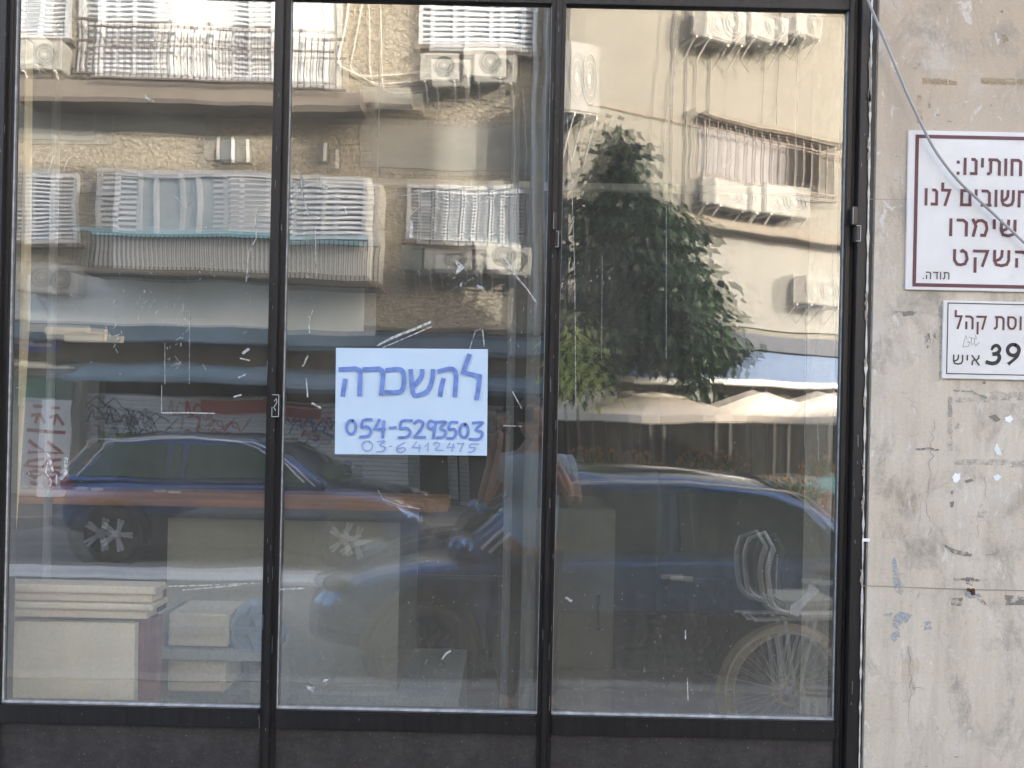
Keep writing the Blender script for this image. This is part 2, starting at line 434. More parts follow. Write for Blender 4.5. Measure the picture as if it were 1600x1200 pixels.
# ------------------------------------------------------------------ shop front
s0 = 1 / 601.0
def gx(u): return u * s0
ZS, ZT = .935, 2.772            # bottom and top of the glass
ZR = .885                       # bottom of the sill rail
root = thing('shopfront_frame', 'dark brown metal shopfront frame of slim posts around the three glazed leaves', 'window frame', (gx(0), 2.0, 0))
def post(u0, u1, y0, y1, name='post'):
    b = MB().box(gx(u0), gx(u1), y0, y1, 0, ZT + .5)
    return b.build(name, 'frame', root, bevel=.0012)
for (a, b) in ((-802, -793), (-374, -365), (55.5, 64)):
    post(a, b, 1.975, 2.06)
post(525, 549, 1.968, 2.08, 'jamb')
post(519.5, 524, 1.985, 2.07, 'jamb_groove')
e = MB().box(gx(549.6), gx(551.5), 1.972, 2.06, 0, ZT + .5); e.build('sealant_strip', 'mortar', root)
MB().box(gx(-1250), gx(549), 1.97, 2.09, ZT + .045, ZT + .56).build('head_rail', 'frame', root, bevel=.001)
def leaf(key, label, u0, u1, mat, extra_left=11, extra_right=11):
    cx = gx((u0 + u1) / 2)
    t = thing('glass_leaf', label, 'shop window', (cx, 2.0, ZS), group='glazed leaves of the shopfront')
    a, b = gx(u0), gx(u1); w = .0175; wl, wr = gx(extra_left), gx(extra_right)
    y0, y1 = 1.985, 2.03
    st = MB(); st.box(a - wl, a, y0, y1, .02, ZT + .04); st.build('stile', 'frame', t, bevel=.0015)
    st = MB(); st.box(b, b + wr, y0, y1, .02, ZT + .04); st.build('stile', 'frame', t, bevel=.0015)
    MB().box(a, b, y0 + .003, y1, ZT, ZT + .038).build('top_rail', 'frame', t, bevel=.001)
    MB().box(a, b, y0 - .006, y1, ZR, ZS - .0016).build('sill_rail', 'frame', t, bevel=.003)
    MB().box(a, b, y0 + .006, y1, .03, ZR - .001).build('kick_panel', 'panel', t)
    bd = MB(); bd.box(a, b, 1.9925, 1.9995, ZS - .0016, ZS + .0022)
    bd.box(a, a + .0012, 1.9945, 1.9994, ZS + .003, ZT); bd.box(b - .0012, b, 1.9945, 1.9994, ZS + .003, ZT)
    bd.build('glazing_bead', 'bead', t)
    gm = MB(); gm.quad((a, 2.0, ZS), (b, 2.0, ZS), (b, 2.0, ZT), (a, 2.0, ZT))
    gp = gm.build('glass_pane', mat, t)
    return t
L1 = leaf(1, 'leftmost glazed leaf, a yellow board leaning behind its left edge', -785, -381, glass_mat('glass_a', (.0105, -.0012), None, 1.3))
L2 = leaf(2, 'middle glazed leaf with the handwritten paper sheet stuck on its glass', -357, 49, glass_mat('glass_b', (-.0085, .0035), None, 4.1))
L3 = leaf(3, 'right glazed leaf beside the plaster wall, hinges on both its sides', 71, 511, glass_mat('glass_c', (.0098, -.0012), (-.012, .001), 8.7), 7, 8)
# a further leaf outside the picture on the left
L0 = leaf(0, 'glazed leaf at the left end of the shopfront, cut by the picture edge', -1225, -812, glass_mat('glass_d', (.008, .001), None, 11.0))

def hinge(parent, px, py0, py1, w):
    p0, p1 = G(px, py0, 1.97), G(px, py1, 1.97); zm = p1.z + (p0.z - p1.z) * .47
    h = MB(); h.box(p0.x - w, p0.x + w * .6, 1.966, 1.984, zm + .002, p0.z); h.box(p0.x - w * .1, p0.x + w * 1.2, 1.962, 1.984, p1.z, zm)
    hh = h.build('hinge', 'hinge_metal', parent, bevel=.0025)
    e = MB()
    e.box(p0.x - w, p0.x - w + .0016, 1.9635, 1.9655, zm + .004, p0.z - .003); e.box(p0.x + w * 1.2 - .0018, p0.x + w * 1.2, 1.9595, 1.9615, p1.z + .003, zm - .004)
    e.box(p0.x - w * .1, p0.x + w * 1.2, 1.9595, 1.9615, p1.z + .001, p1.z + .003); e.box(p0.x - w * .1, p0.x + w * 1.2, 1.9595, 1.9615, zm - .003, zm - .001)
    e.build('worn_edge', 'worn_edge', hh)
hinge(L3, 868, 331, 388, .0065); hinge(L3, 1336, 323, 379, .009)
p = G(430.5, 634, 1.975)
lk = MB().box(p.x - .0095, p.x + .0095, 1.970, 1.986, p.z - .03, p.z + .03).build('lock_plate', 'lock_metal', L1, bevel=.003)
e = MB()
for q in ([(-.008, .028), (.008, .028)], [(-.0085, -.028), (.0085, -.028)], [(.0085, .027), (.0085, -.027)], [(-.0085, -.004), (-.0085, -.027)]):
    e.stroke([(p.x + a, p.z + b) for a, b in q], .0014, 1.9688)
e.stroke([(p.x - .003, p.z + .012), (p.x + .002, p.z + .018), (p.x + .004, p.z + .01), (p.x, p.z + .002), (p.x - .004, p.z - .004), (p.x + .001, p.z - .012)], .0016, 1.9688)
e.build('keyhole_scratches', 'tape_white', lk)
# scratches and paint wear on the metal posts
e = MB()
for i in range(70):
    u = random.choice((-797, -369, -368, 60, 57, 530, 540, -790, -378, -360, 66, 52, 545)) + random.uniform(-3, 3)
    z = random.uniform(.85, 2.75); l = random.uniform(.003, .05) * random.random() + .002
    e.stroke([(gx(u), z), (gx(u + random.uniform(-.6, .6)), z + l)], random.uniform(.0005, .0012), 1.9668)
e.build('paint_wear', 'worn_edge', root)['kind'] = 'stuff'

# tape remains stuck on the glass
def tape_mat():
    m, n, ns, ls, b = newmat('old_tape'); b.inputs['Base Color'].default_value = (.72, .71, .67, 1); b.inputs['Roughness'].default_value = .35
    t = ns.new('ShaderNodeBsdfTransparent'); mx = ns.new('ShaderNodeMixShader')
    ls.new(ramp(ns, ls, noise(ns, ls, 90, 5, .7), [(.32, .12), (.6, .85)]), mx.inputs[0]); ls.new(t.outputs[0], mx.inputs[1]); ls.new(b.outputs[0], mx.inputs[2])
    ls.new(mx.outputs[0], ns['Material Output'].inputs[0]); M['old_tape'] = m
tape_mat()
def glass_tape(parent, strokes, flecks):
    yy = 1.9987
    for pts, w in strokes:
        b = MB(); ww = [x * s0 for x in w] if isinstance(w, list) else w * s0
        b.stroke([tuple(G(x, y))[::2] for x, y in pts], ww, yy); b.build('tape_remnant', 'old_tape', parent)
    b = MB()
    for (cx, cy, sx, sy, n, sz) in flecks:
        for i in range(n):
            x, y = random.gauss(cx, sx), random.gauss(cy, sy); a = random.uniform(-.6, 1.2) + math.pi / 2
            l = random.uniform(.5, 1.6) * sz
            q = G(x, y); q2 = G(x + math.cos(a) * l, y + math.sin(a) * l)
            b.stroke([(q.x, q.z), ((q.x + q2.x) / 2 + .0006, (q.z + q2.z) / 2), (q2.x, q2.z)], [.0006, random.uniform(.0006, .002), .0005], yy)
    o = b.build('glue_flecks', 'old_tape', parent); o['kind'] = 'stuff'
glass_tape(L1, [([(252, 645), (300, 645), (335, 646)], 2), ([(252, 602), (252, 645)], .8), ([(296, 480), (295, 600)], .6), ([(257, 535), (257, 600)], .6),
    ([(74, 708), (78, 718), (82, 736)], 3.5), ([(103, 716), (103, 738), (95, 748)], 5), ([(75, 720), (71, 738), (80, 752), (77, 762)], 2), ([(88, 742), (88, 758)], 2.5),
    ([(402, 325), (398, 345), (400, 372), (388, 395), (384, 440)], 1.6), ([(388, 545), (379, 552)], 4), ([(375, 560), (389, 563)], 2), ([(383, 585), (372, 590)], 2.5), ([(365, 620), (376, 617)], 2.5),
    ([(273, 307), (292, 325), (300, 318)], .8), ([(227, 150), (228, 153), (240, 158)], 3), ([(262, 916), (330, 914), (375, 912), (404, 911)], 1.6), ([(285, 922), (374, 914)], 1.6)],
   [(180, 500, 6, 40, 16, 6), (235, 470, 16, 20, 26, 4), (285, 490, 8, 25, 26, 5), (275, 555, 10, 12, 16, 8), (32, 590, 4, 30, 10, 6), (40, 720, 6, 20, 7, 5), (340, 425, 20, 20, 8, 4), (385, 480, 5, 30, 8, 6), (210, 420, 70, 60, 30, 2)])
glass_tape(L2, [([(589, 540), (612, 528), (645, 515), (672, 503)], [2.5, 4, 4, 3.4]), ([(598, 543), (640, 525), (674, 510)], 1.6), ([(788, 403), (806, 432), (823, 452), (839, 475)], [3, 3.4, 1.6, 2.6]),
    ([(733, 545), (742, 517), (750, 514)], 1.2), ([(753, 516), (756, 541)], 2), ([(712, 408), (720, 418), (712, 428)], [3, 9, 2]), ([(745, 447), (753, 450)], 3.5), ([(721, 440), (719, 447)], 3),
    ([(470, 274), (471, 300), (480, 330), (482, 337)], 1.5), ([(492, 360), (493, 420), (494, 432)], 1.2), ([(488, 485), (482, 505), (483, 520)], 1.6), ([(480, 556), (474, 570), (472, 572)], 2.6), ([(478, 592), (480, 620)], 2.2), ([(487, 630), (500, 637)], 3),
    ([(606, 311), (650, 302), (690, 296), (738, 293)], 1), ([(515, 328), (538, 325), (541, 332), (518, 330)], 1.2), ([(565, 324), (588, 318), (580, 326)], 1.2), ([(638, 338), (652, 326), (672, 321)], 1.4), ([(720, 318), (765, 309), (808, 306)], 1), ([(755, 300), (784, 296)], 1.6),
    ([(642, 345), (642, 370)], [4, 6]), ([(690, 1030), (696, 1021), (703, 1017)], [1, 3, 2]), ([(786, 665), (814, 666)], 1.4), ([(800, 612), (814, 638)], 1.5), ([(505, 290), (510, 293)], 3),
    ([(436, 921), (474, 919)], 3), ([(566, 120), (560, 110), (548, 95)], .9), ([(520, 305), (560, 312)], .8), ([(588, 763), (598, 780), (625, 790), (655, 795)], 1.0)],
   [(486, 470, 8, 60, 14, 5), (722, 435, 18, 12, 16, 5), (640, 330, 60, 15, 18, 5), (812, 500, 14, 40, 8, 6), (600, 720, 60, 8, 8, 3), (640, 950, 120, 60, 40, 2), (660, 1050, 110, 30, 60, 1.6)])
c = MB()
for i in range(9):
    x, y = 480 + random.random() * 30, 1060 + random.random() * 20
    pts = [G(x + random.uniform(-9, 9), y + random.uniform(-6, 6), 1.997 - random.uniform(0, .004)) for _ in range(4)]
    c.quad(*pts[:3])
c.build('crumpled_tape', 'old_tape', L2)
glass_tape(L3, [([(884, 934), (892, 939)], 4), ([(1070, 985), (1070, 998)], 2), ([(1073, 1060), (1074, 1094)], 1.4), ([(1300, 380), (1301, 520)], .4),
    ([(885, 180), (893, 300), (897, 420), (899, 640)], .8), ([(1040, 322), (1040, 560)], .5), ([(940, 400), (939, 560)], .35), ([(1058, 30), (1052, 130), (1040, 220)], .5),
    ([(1276, 650), (1278, 720)], .4), ([(1258, 480), (1256, 700)], .35)],
   [(1000, 1000, 90, 60, 70, 1.8), (1180, 1080, 90, 25, 50, 1.6), (1000, 480, 80, 160, 16, 2), (1200, 760, 60, 60, 14, 2)])
m, n_, ns, ls, bb = newmat('film'); bb.inputs['Base Color'].default_value = (.5, .48, .44, 1); bb.inputs['Alpha'].default_value = .3; bb.inputs['Roughness'].default_value = .4; M['film'] = m
# dull film of old clear tape near the bicycle seat
c = MB(); c.prism([G(x, y, 1.9985) for x, y in ((1264, 912), (1280, 922), (1262, 938), (1252, 952), (1246, 964), (1233, 958), (1234, 946), (1246, 938), (1256, 930))], (0, -.0006, 0))
c.build('tape_film', 'film', L3)

# paper sheet with handwriting
pc = [(524, 543.5), (761.5, 545.5), (760, 712), (522, 709.5)]
P = [G(x, y, 1.994) for x, y in pc]
pr = thing('paper_sheet', 'white paper sheet with blue handwritten phone numbers stuck on the middle glass', 'notice', (P[3].x, 1.994, P[3].z))
b = MB(); rows_ = []
for j in range(25):
    for_ = []
    for i in range(33):
        u, v = i / 32, j / 24; q = P[0].lerp(P[1], u).lerp(P[3].lerp(P[2], u), v)
        dy = .0007 * math.sin(u * 9 + v * 3) * math.sin(v * 7 + 1) + .0009 * math.sin(u * 4.2 + 1.3) * v + random.uniform(-.00006, .00006)
        for_.append(b.bm.verts.new((q.x, 1.995 + dy, q.z)))
    rows_.append(for_)
for j in range(24):
    for i in range(32): b.bm.faces.new((rows_[j][i], rows_[j][i + 1], rows_[j + 1][i + 1], rows_[j + 1][i]))
b.build('sheet', 'paper', pr, smooth=True)
def c1(x, y): q = G(430 + x / 3.529, 320 + y / 3.529, 1.993); return (q.x, q.z)
def c2(x, y): q = G(430 + x / 3.529, 600 + y / 3.529, 1.993); return (q.x, q.z)
def smooth(pts, k=5):
    if len(pts) < 3: return pts
    out = []
    for i in range(len(pts) - 1):
        p0 = pts[max(i - 1, 0)]; p1 = pts[i]; p2 = pts[i + 1]; p3 = pts[min(i + 2, len(pts) - 1)]
        for j in range(k):
            t = j / k
            out.append(tuple(.5 * (2 * b + (c_ - a) * t + (2 * a - 5 * b + 4 * c_ - d) * t * t + (3 * b - a - 3 * c_ + d) * t ** 3) for a, b, c_, d in zip(p0, p1, p2, p3)))
    return out + [pts[-1]]
def ell(cx, cy, rx, ry, n=20, a0=-1.2): return [(cx + rx * math.cos(a0 + 2 * math.pi * i / n), cy + ry * math.sin(a0 + 2 * math.pi * i / n)) for i in range(n + 1)]
def pen(name, conv, strokes, w, mat, par, y=1.9925):
    b = MB()
    for i, (pts, sm) in enumerate(strokes):
        q = smooth(pts) if sm else pts
        b.stroke([conv(*p) for p in q], w / 3.529 * s0, y - i * .00003)
    return b.build(name, mat, par)
pen('large_lettering', c1, [
 ([(352, 908), (440, 903), (462, 912), (466, 940), (462, 1050)], 0), ([(384, 965), (378, 1000), (370, 1052)], 1),
 ([(485, 908), (570, 904), (588, 915), (592, 950), (582, 1045)], 0),
 ([(612, 912), (672, 906), (700, 918), (708, 960), (704, 1005), (690, 1028), (660, 1034), (606, 1034)], 1),
 ([(868, 912), (862, 970), (840, 1022), (800, 1046), (764, 1048), (752, 1000), (744, 912)], 1), ([(808, 912), (802, 950), (760, 1000)], 1),
 ([(900, 918), (960, 904), (985, 914), (995, 945), (988, 1054)], 1), ([(925, 962), (912, 1010), (906, 1052)], 1),
 ([(1068, 828), (1050, 875), (1034, 925), (1080, 935), (1124, 946), (1120, 1000), (1108, 1070)], 0)], 25, 'ink', pr)
pen('phone_number', c2, [
 (ell(416, 238, 26, 38), 0), ([(530, 197), (485, 200), (474, 238), (505, 236), (524, 260), (510, 286), (465, 293)], 1),
 ([(572, 196), (546, 248), (602, 250)], 0), ([(597, 205), (590, 296)], 0), ([(628, 242), (662, 240)], 0),
 ([(752, 202), (697, 205), (688, 245), (722, 243), (742, 266), (722, 292), (678, 296)], 1),
 ([(764, 218), (788, 202), (812, 216), (802, 246), (764, 294)], 1), ([(764, 294), (824, 294)], 0),
 ([(880, 214), (852, 204), (838, 230), (856, 248), (880, 232)], 1), ([(884, 206), (868, 300)], 0),
 ([(896, 210), (936, 211), (908, 245), (936, 262), (926, 290), (888, 297)], 1),
 ([(1002, 212), (964, 214), (955, 250), (984, 250), (994, 272), (978, 298), (944, 299)], 1),
 (ell(1038, 258, 23, 38), 0), ([(1086, 215), (1140, 214), (1104, 252), (1138, 268), (1124, 302), (1068, 304)], 1)], 16, 'ink', pr)
pen('second_phone_number', c2, [
 (ell(505, 342, 29, 28), 0), ([(560, 318), (600, 316), (574, 338), (604, 350), (590, 370), (555, 374)], 1), ([(624, 344), (640, 344)], 0),
 ([(711, 322), (678, 344), (668, 366), (690, 377), (714, 364), (704, 350), (672, 360)], 1),
 ([(776, 320), (754, 350), (800, 352)], 0), ([(795, 335), (790, 375)], 0), ([(824, 345), (844, 324), (838, 372)], 0),
 ([(868, 336), (884, 322), (902, 334), (880, 364)], 1), ([(880, 364), (924, 367)], 0),
 ([(960, 324), (945, 350), (986, 350)], 0), ([(981, 330), (972, 372)], 0), ([(1000, 328), (1036, 328), (1014, 372)], 0),
 ([(1120, 331), (1078, 332), (1070, 350), (1098, 352), (1088, 372), (1060, 377)], 1)], 7.5, 'ink_thin', pr)

# ------------------------------------------------------------------ plaster wall with signs
WY = 1.965
wl = thing('plaster_wall', 'stained cream plaster wall at the right of the dark shopfront', 'wall', (2.0, WY, 0))
MB().box(gx(551), 4.2, WY, 2.4, 0, 5.0).build('wall_face', 'plaster', wl)
def wp(px, py): q = G(px, py, WY); return (q.x, q.z)
k = s0 * WY / 2
b = MB()
b.stroke([wp(x, y) for x, y in ((1346, 915), (1400, 917), (1455, 919), (1510, 921), (1560, 922), (1640, 924))], 1.8 * k, WY - .0006)
b.stroke([wp(x, y) for x, y in ((1357, 311), (1380, 312), (1418, 312))], .8 * k, WY - .0006)
def jag(pts, w, amp=2.5, n=6):
    out = []
    for (x0, y0), (x1, y1) in zip(pts, pts[1:]):
        for i in range(n): t = i / n; out.append((x0 + (x1 - x0) * t + random.gauss(0, amp), y0 + (y1 - y0) * t + random.gauss(0, amp * .4)))
    b.stroke([wp(x, y) for x, y in out], [random.uniform(.3, 1) * w * k for _ in out], WY - .0007, cap=False)
jag([(1458, 655), (1455, 700), (1449, 740), (1450, 775)], 1.2); jag([(1447, 785), (1455, 820), (1448, 850)], 1.2); jag([(1465, 0), (1469, 30)], 1)
jag([(1522, 0), (1530, 60), (1540, 100)], .7); jag([(1458, 130), (1450, 175)], 1.2); jag([(1540, 745), (1539, 785)], .9, 1.2)
jag([(1530, 800), (1522, 850)], .8); jag([(1420, 905), (1440, 760), (1445, 740)], .5)
jag([(1452, 560), (1464, 505)], .8); jag([(1415, 620), (1435, 645)], .8); jag([(1418, 1130), (1422, 1060), (1418, 1000)], 1.4, 1.5)
jag([(1540, 867), (1553, 866), (1563, 857)], 2.2, .8, 3)
b.build('cracks', 'crack', wl)
def marks(name, mat, lst, dy):
    b = MB()
    for i, pts in enumerate(lst):
        # ragged outline
        out = []
        for (x0, y0), (x1, y1) in zip(pts, pts[1:] + pts[:1]):
            n = max(2, int(math.hypot(x1 - x0, y1 - y0) / 5))
            for j in range(n): t = j / n; out.append((x0 + (x1 - x0) * t + random.uniform(-.9, .9), y0 + (y1 - y0) * t + random.uniform(-.9, .9)))
        vs = [b.bm.verts.new((wp(x, y)[0], WY - dy - i * .00002, wp(x, y)[1])) for x, y in out]
        b.bm.faces.new(vs)
    return b.build(name, mat, wl)
def ragged(key, c1, c2, scale, lo, hi, stretch=(1, 1, 1), amt=.85):
    m, n, ns, ls, b = newmat(key); ls.new(mixc(ns, ls, noise(ns, ls, scale * 1.7, 5, .7), c1, c2), b.inputs['Base Color']); b.inputs['Roughness'].default_value = .8
    t = ns.new('ShaderNodeBsdfTransparent'); mx = ns.new('ShaderNodeMixShader')
    ls.new(ramp(ns, ls, noise(ns, ls, scale, 7, .72, stretch), [(lo, 0), (hi, amt)]), mx.inputs[0]); ls.new(t.outputs[0], mx.inputs[1]); ls.new(b.outputs[0], mx.inputs[2])
    ls.new(mx.outputs[0], ns['Material Output'].inputs[0]); M[key] = m
ragged('scuff', (.2, .18, .155), (.3, .27, .23), 45, .42, .56); ragged('scuff_blue', (.36, .38, .4), (.5, .52, .53), 40, .42, .55)
ragged('grey_tape', (.33, .3, .25), (.44, .4, .34), 55, .36, .55); ragged('stain_tape', (.4, .28, .15), (.52, .4, .25), 50, .36, .56, (.5, 1, 1))
ragged('faint_tape', (.44, .4, .34), (.6, .55, .48), 40, .4, .62, amt=.7); ragged('faint_stain', (.48, .37, .24), (.58, .5, .38), 30, .35, .65, amt=.7)
ragged('water_stain', (.47, .38, .26), (.55, .47, .36), 14, .45, .7, (1.5, 1, .7), .4)
def rect(x0, y0, x1, y1, sl=.0): return [(x0, y0), (x1, y0 + sl), (x1, y1 + sl), (x0, y1)]
marks('brown_tape_stain', 'stain_tape', [rect(1440, 122, 1480, 131, 2), [(1480, 125), (1495, 128), (1494, 134), (1481, 132)], rect(1532, 122, 1585, 131, 1), rect(1588, 124, 1604, 132), [(1564, 55), (1571, 54), (1575, 64), (1566, 68)]], .0009)
marks('grey_tape_strip', 'grey_tape', [rect(1480, 620, 1487, 652), rect(1489, 609, 1520, 612, 1), [(1518, 610), (1530, 615), (1542, 621), (1538, 623), (1520, 615)]], .0009)
def blob(cx, cy, rx, ry): return [(cx + rx * random.uniform(.7, 1.15) * math.cos(i * .45), cy + ry * random.uniform(.7, 1.15) * math.sin(i * .45)) for i in range(14)]
marks('water_stain', 'water_stain', [blob(1400, 795, 32, 58), blob(1420, 1040, 16, 60), blob(1500, 1095, 18, 50), blob(1385, 560, 40, 30), blob(1570, 1000, 40, 20)], .00075)
marks('faint_tape_strip', 'faint_tape', [rect(1479, 654, 1487, 704), rect(1545, 612, 1610, 625, 1), rect(1490, 621, 1545, 628, 1), rect(1489, 717, 1575, 726, 1), rect(1466, 478, 1474, 592), rect(1575, 720, 1610, 730)], .0008)
marks('faint_stain_patch', 'faint_stain', [rect(1431, 147, 1440, 193)], .00085)
marks('paint_chip', 'chip', [[(1569, 652), (1578, 648), (1583, 655), (1576, 660), (1570, 658)], [(1551, 702), (1556, 693), (1562, 703), (1564, 712), (1556, 710)], [(1487, 746), (1491, 739), (1500, 740), (1499, 748), (1494, 755), (1488, 754)], [(1551, 744), (1557, 740), (1563, 745), (1559, 752), (1553, 751)], rect(1346, 841, 1358, 846)], .0011)
marks('dark_scuff', 'scuff', [[(1430, 701), (1450, 699), (1466, 702), (1464, 705), (1450, 703), (1431, 703)], [(1393, 487), (1410, 486), (1432, 487), (1425, 493), (1408, 494), (1394, 490)], [(1480, 190), (1488, 189), (1486, 192)], [(1448, 165), (1452, 161), (1453, 168), (1449, 170)],
   [(1460, 178), (1468, 179), (1465, 183)], [(1483, 784), (1489, 782), (1489, 792), (1484, 793)], [(1484, 768), (1490, 765), (1486, 775)], [(1543, 650), (1555, 648), (1563, 656), (1556, 660), (1546, 656)], [(1505, 750), (1518, 748), (1520, 751), (1508, 755)],
   [(1488, 903), (1540, 905), (1539, 908), (1490, 907)], [(1508, 902), (1520, 902), (1519, 915), (1508, 912)], [(1484, 935), (1503, 934), (1503, 949), (1485, 944)], [(1525, 934), (1535, 936), (1542, 945), (1536, 946)], [(1568, 930), (1600, 932), (1600, 946), (1570, 945)],
   [(1467, 847), (1490, 858), (1520, 865), (1518, 870), (1490, 866)], [(1443, 520), (1449, 516), (1454, 535), (1448, 545), (1443, 535)], [(1455, 525), (1460, 520), (1462, 530)], [(1560, 18), (1564, 16), (1566, 22)], [(1352, 563), (1360, 566), (1358, 571), (1351, 570)], [(1352, 728), (1358, 731), (1353, 733)]], .001)
marks('blue_grey_scuff', 'scuff_blue', [[(1392, 875), (1398, 870), (1405, 905), (1412, 915), (1406, 930), (1398, 925), (1394, 900)], [(1376, 960), (1392, 957), (1396, 963), (1406, 955), (1424, 960), (1414, 975), (1405, 985), (1395, 980), (1390, 967)], [(1391, 990), (1402, 985), (1405, 995), (1396, 1005), (1391, 998)], [(1500, 925), (1530, 928), (1534, 932), (1515, 936)], [(1440, 972), (1453, 970), (1455, 983), (1443, 985)]], .00095)
# ragged mortar line beside the jamb
b = MB(); pts = []
for i in range(90):
    y = -10 + i * 13.6; pts.append(wp(1360 - (y / 1200) * 20 + 1.6, y))
b.stroke(pts, [max(.0008, random.gauss(.004, .0025)) for _ in pts], WY - .0005, cap=False); b.build('mortar_edge', 'mortar', wl)
b = MB()
for y0, y1 in ((75, 160), (140, 175), (215, 250), (455, 500), (560, 572), (620, 640), (725, 745), (775, 800), (890, 915)):
    pts = []
    for i in range(8): y = y0 + (y1 - y0) * i / 7; pts.append(wp(1359 - (y / 1200) * 20 + random.uniform(0, 2.6), y))
    b.stroke(pts, [random.uniform(.001, .008) for _ in pts], WY - .0008, cap=False)
b.build('exposed_gap', 'crack', wl)
nl = thing('rusty_nail', 'rusty nail head sticking out at the horizontal joint of the plaster wall', 'nail', (wp(1512, 921)[0], WY, wp(1512, 921)[1]))
b = MB(); q = nl.location; b.tube([(q.x, WY + .002, q.z), (q.x + .002, WY - .016, q.z - .002)], .0045, 6); b.build('shank', 'rust', nl)
b = MB(); b.box(q.x - .004, q.x + .007, WY - .02, WY - .0155, q.z - .011, q.z + .007); b.build('head', 'rust', nl, bevel=.002)

HEB = {  # block letters as pen paths in a box one letter high
 'ו': (.2, [[(.1, 1), (.1, 0)]]), 'י': (.2, [[(.1, 1), (.1, .45)]]),
 'נ': (.42, [[(.08, .91), (.24, .91), (.33, .8), (.33, .09), (.02, .09)]]),
 'ח': (.62, [[(.09, 0), (.09, .91), (.42, .91), (.53, .8), (.53, 0)]]),
 'ת': (.72, [[(.0, .09), (.1, .09), (.19, .2), (.2, .91)], [(.06, .91), (.5, .91), (.63, .78), (.63, 0)]]),
 'ש': (.78, [[(.09, 1), (.09, .38), (.17, .15), (.39, .09), (.61, .17), (.69, .4), (.69, 1)], [(.41, 1), (.39, .62), (.3, .46), (.13, .36)]]),
 'ב': (.6, [[(.05, .91), (.36, .91), (.48, .78), (.48, .09)], [(.02, .09), (.6, .09)]]),
 'ם': (.62, [[(.09, .09), (.09, .91), (.4, .91), (.53, .78), (.53, .09)], [(.0, .09), (.62, .09)]]),
 'ל': (.55, [[(.09, 1.35), (.09, .91), (.47, .91), (.22, 0)]]),
 'מ': (.78, [[(.05, 1), (.2, .6), (.08, 0)], [(.15, .74), (.3, .9), (.48, .91), (.64, .78), (.69, .45), (.6, .09), (.4, .09)]]),
 'ר': (.55, [[(.02, .91), (.32, .91), (.46, .77), (.46, 0)]]),
 'ה': (.62, [[(.04, .91), (.38, .91), (.53, .77), (.53, 0)], [(.12, .55), (.12, 0)]]),
 'ק': (.72, [[(.02, .91), (.64, .91), (.42, 0)], [(.12, .55), (.12, -.35)]]),
 'ט': (.72, [[(.09, 1), (.09, .38), (.2, .13), (.36, .09), (.54, .16), (.63, .45), (.57, .8), (.43, .93), (.33, .84)]]),
 'ד': (.6, [[(.02, .91), (.6, .91)], [(.46, .91), (.46, 0)]]),
 'פ': (.62, [[(.05, .09), (.42, .09), (.54, .25), (.54, .75), (.4, .91), (.12, .91), (.1, .55), (.3, .5)]]),
 'ס': (.68, [[(.03, .91), (.43, .91), (.58, .75), (.58, .35), (.47, .13), (.33, .09), (.18, .14), (.1, .35), (.1, .88)]]),
 'א': (.66, [[(.06, 1), (.6, 0)], [(.55, 1), (.53, .7), (.38, .48)], [(.1, 0), (.12, .35), (.27, .6)]]),
 ':': (.22, [[(.1, .18), (.1, 0)], [(.1, .82), (.1, .64)]]), '.': (.2, [[(.1, .16), (.1, 0)]])}
def put_text(body, left, top, bottom, y, mat, parent, name='lettering', right=None, w=.17):
    """body reads right to left; left/right: px x of its ends; top/bottom: px y of a square letter"""
    P0 = G(left, bottom, y); h = G(left, top, y).z - P0.z; x = 0; lay = []
    for ch in reversed(body):
        if ch == ' ': x += .34; continue
        g = HEB[ch]; lay.append((x, g)); x += g[0] + .13
    sx = (G(right, bottom, y).x - P0.x) / (x - .13); b = MB(); k_ = 0
    for x, g in lay:
        for pts in g[1]:
            b.stroke([(P0.x + (x + u) * sx, P0.z + v * h) for u, v in pts], w * h, y - .00003 * (k_ % 4), cap=False); k_ += 1
    o = b.build(name, mat, parent); return o
rev = lambda t: t[::-1]
SY = WY - .006
def sign(name, label, x0, y0, x1, y1):
    a, c = G(x0, y0, SY), G(x1, y1, SY); t = thing(name, label, 'sign', (a.x, SY, c.z))
    MB().box(a.x, c.x, SY, WY - .0012, c.z, a.z).build('board', 'sign_white', t, bevel=.0012); return t
def frame_line(t, x0, y0, x1, y1, w, mat):
    b = MB(); a, c = G(x0, y0, SY), G(x1, y1, SY); yy = SY - .0005; ww = w * s0
    b.stroke([(a.x, a.z), (c.x, a.z)], ww, yy); b.stroke([(a.x, c.z), (c.x, c.z)], ww, yy)
    b.stroke([(a.x + ww * .23, a.z - ww * .5), (a.x + ww * .23, c.z + ww * .5)], ww, yy, cap=False); b.stroke([(c.x - ww * .23, a.z - ww * .5), (c.x - ww * .23, c.z + ww * .5)], ww, yy, cap=False)
    b.build('border_line', mat, t)
s1 = sign('wall_sign', 'larger white wall sign with maroon border and maroon lettering, upper of two', 1419, 203, 1725, 459)
frame_line(s1, 1431, 213, 1712, 451, 5.5, 'maroon_print')
ty = SY - .0007
put_text('לקוחותינו:', 1493, 246, 273, ty, 'maroon_print', s1, right=1654)
put_text('חשובים לנו', 1443, 294, 321, ty, 'maroon_print', s1, right=1607)
put_text('שימרו', 1481, 341, 369, ty, 'maroon_print', s1, right=1588)
put_text('השקט', 1487, 389, 416, ty, 'maroon_print', s1, right=1606)
put_text('תודה.', 1440, 424, 436, ty, 'grey_print', s1, right=1483, w=.15)
s2 = sign('capacity_sign', 'smaller white sign with number 39 below the maroon bordered one', 1473.5, 469, 1690, 596)
frame_line(s2, 1480, 473.5, 1684, 588, 1.6, 'grey_print')
put_text('תפוסת קהל', 1490, 492, 514, ty, 'maroon_print', s2, right=1634, w=.15)
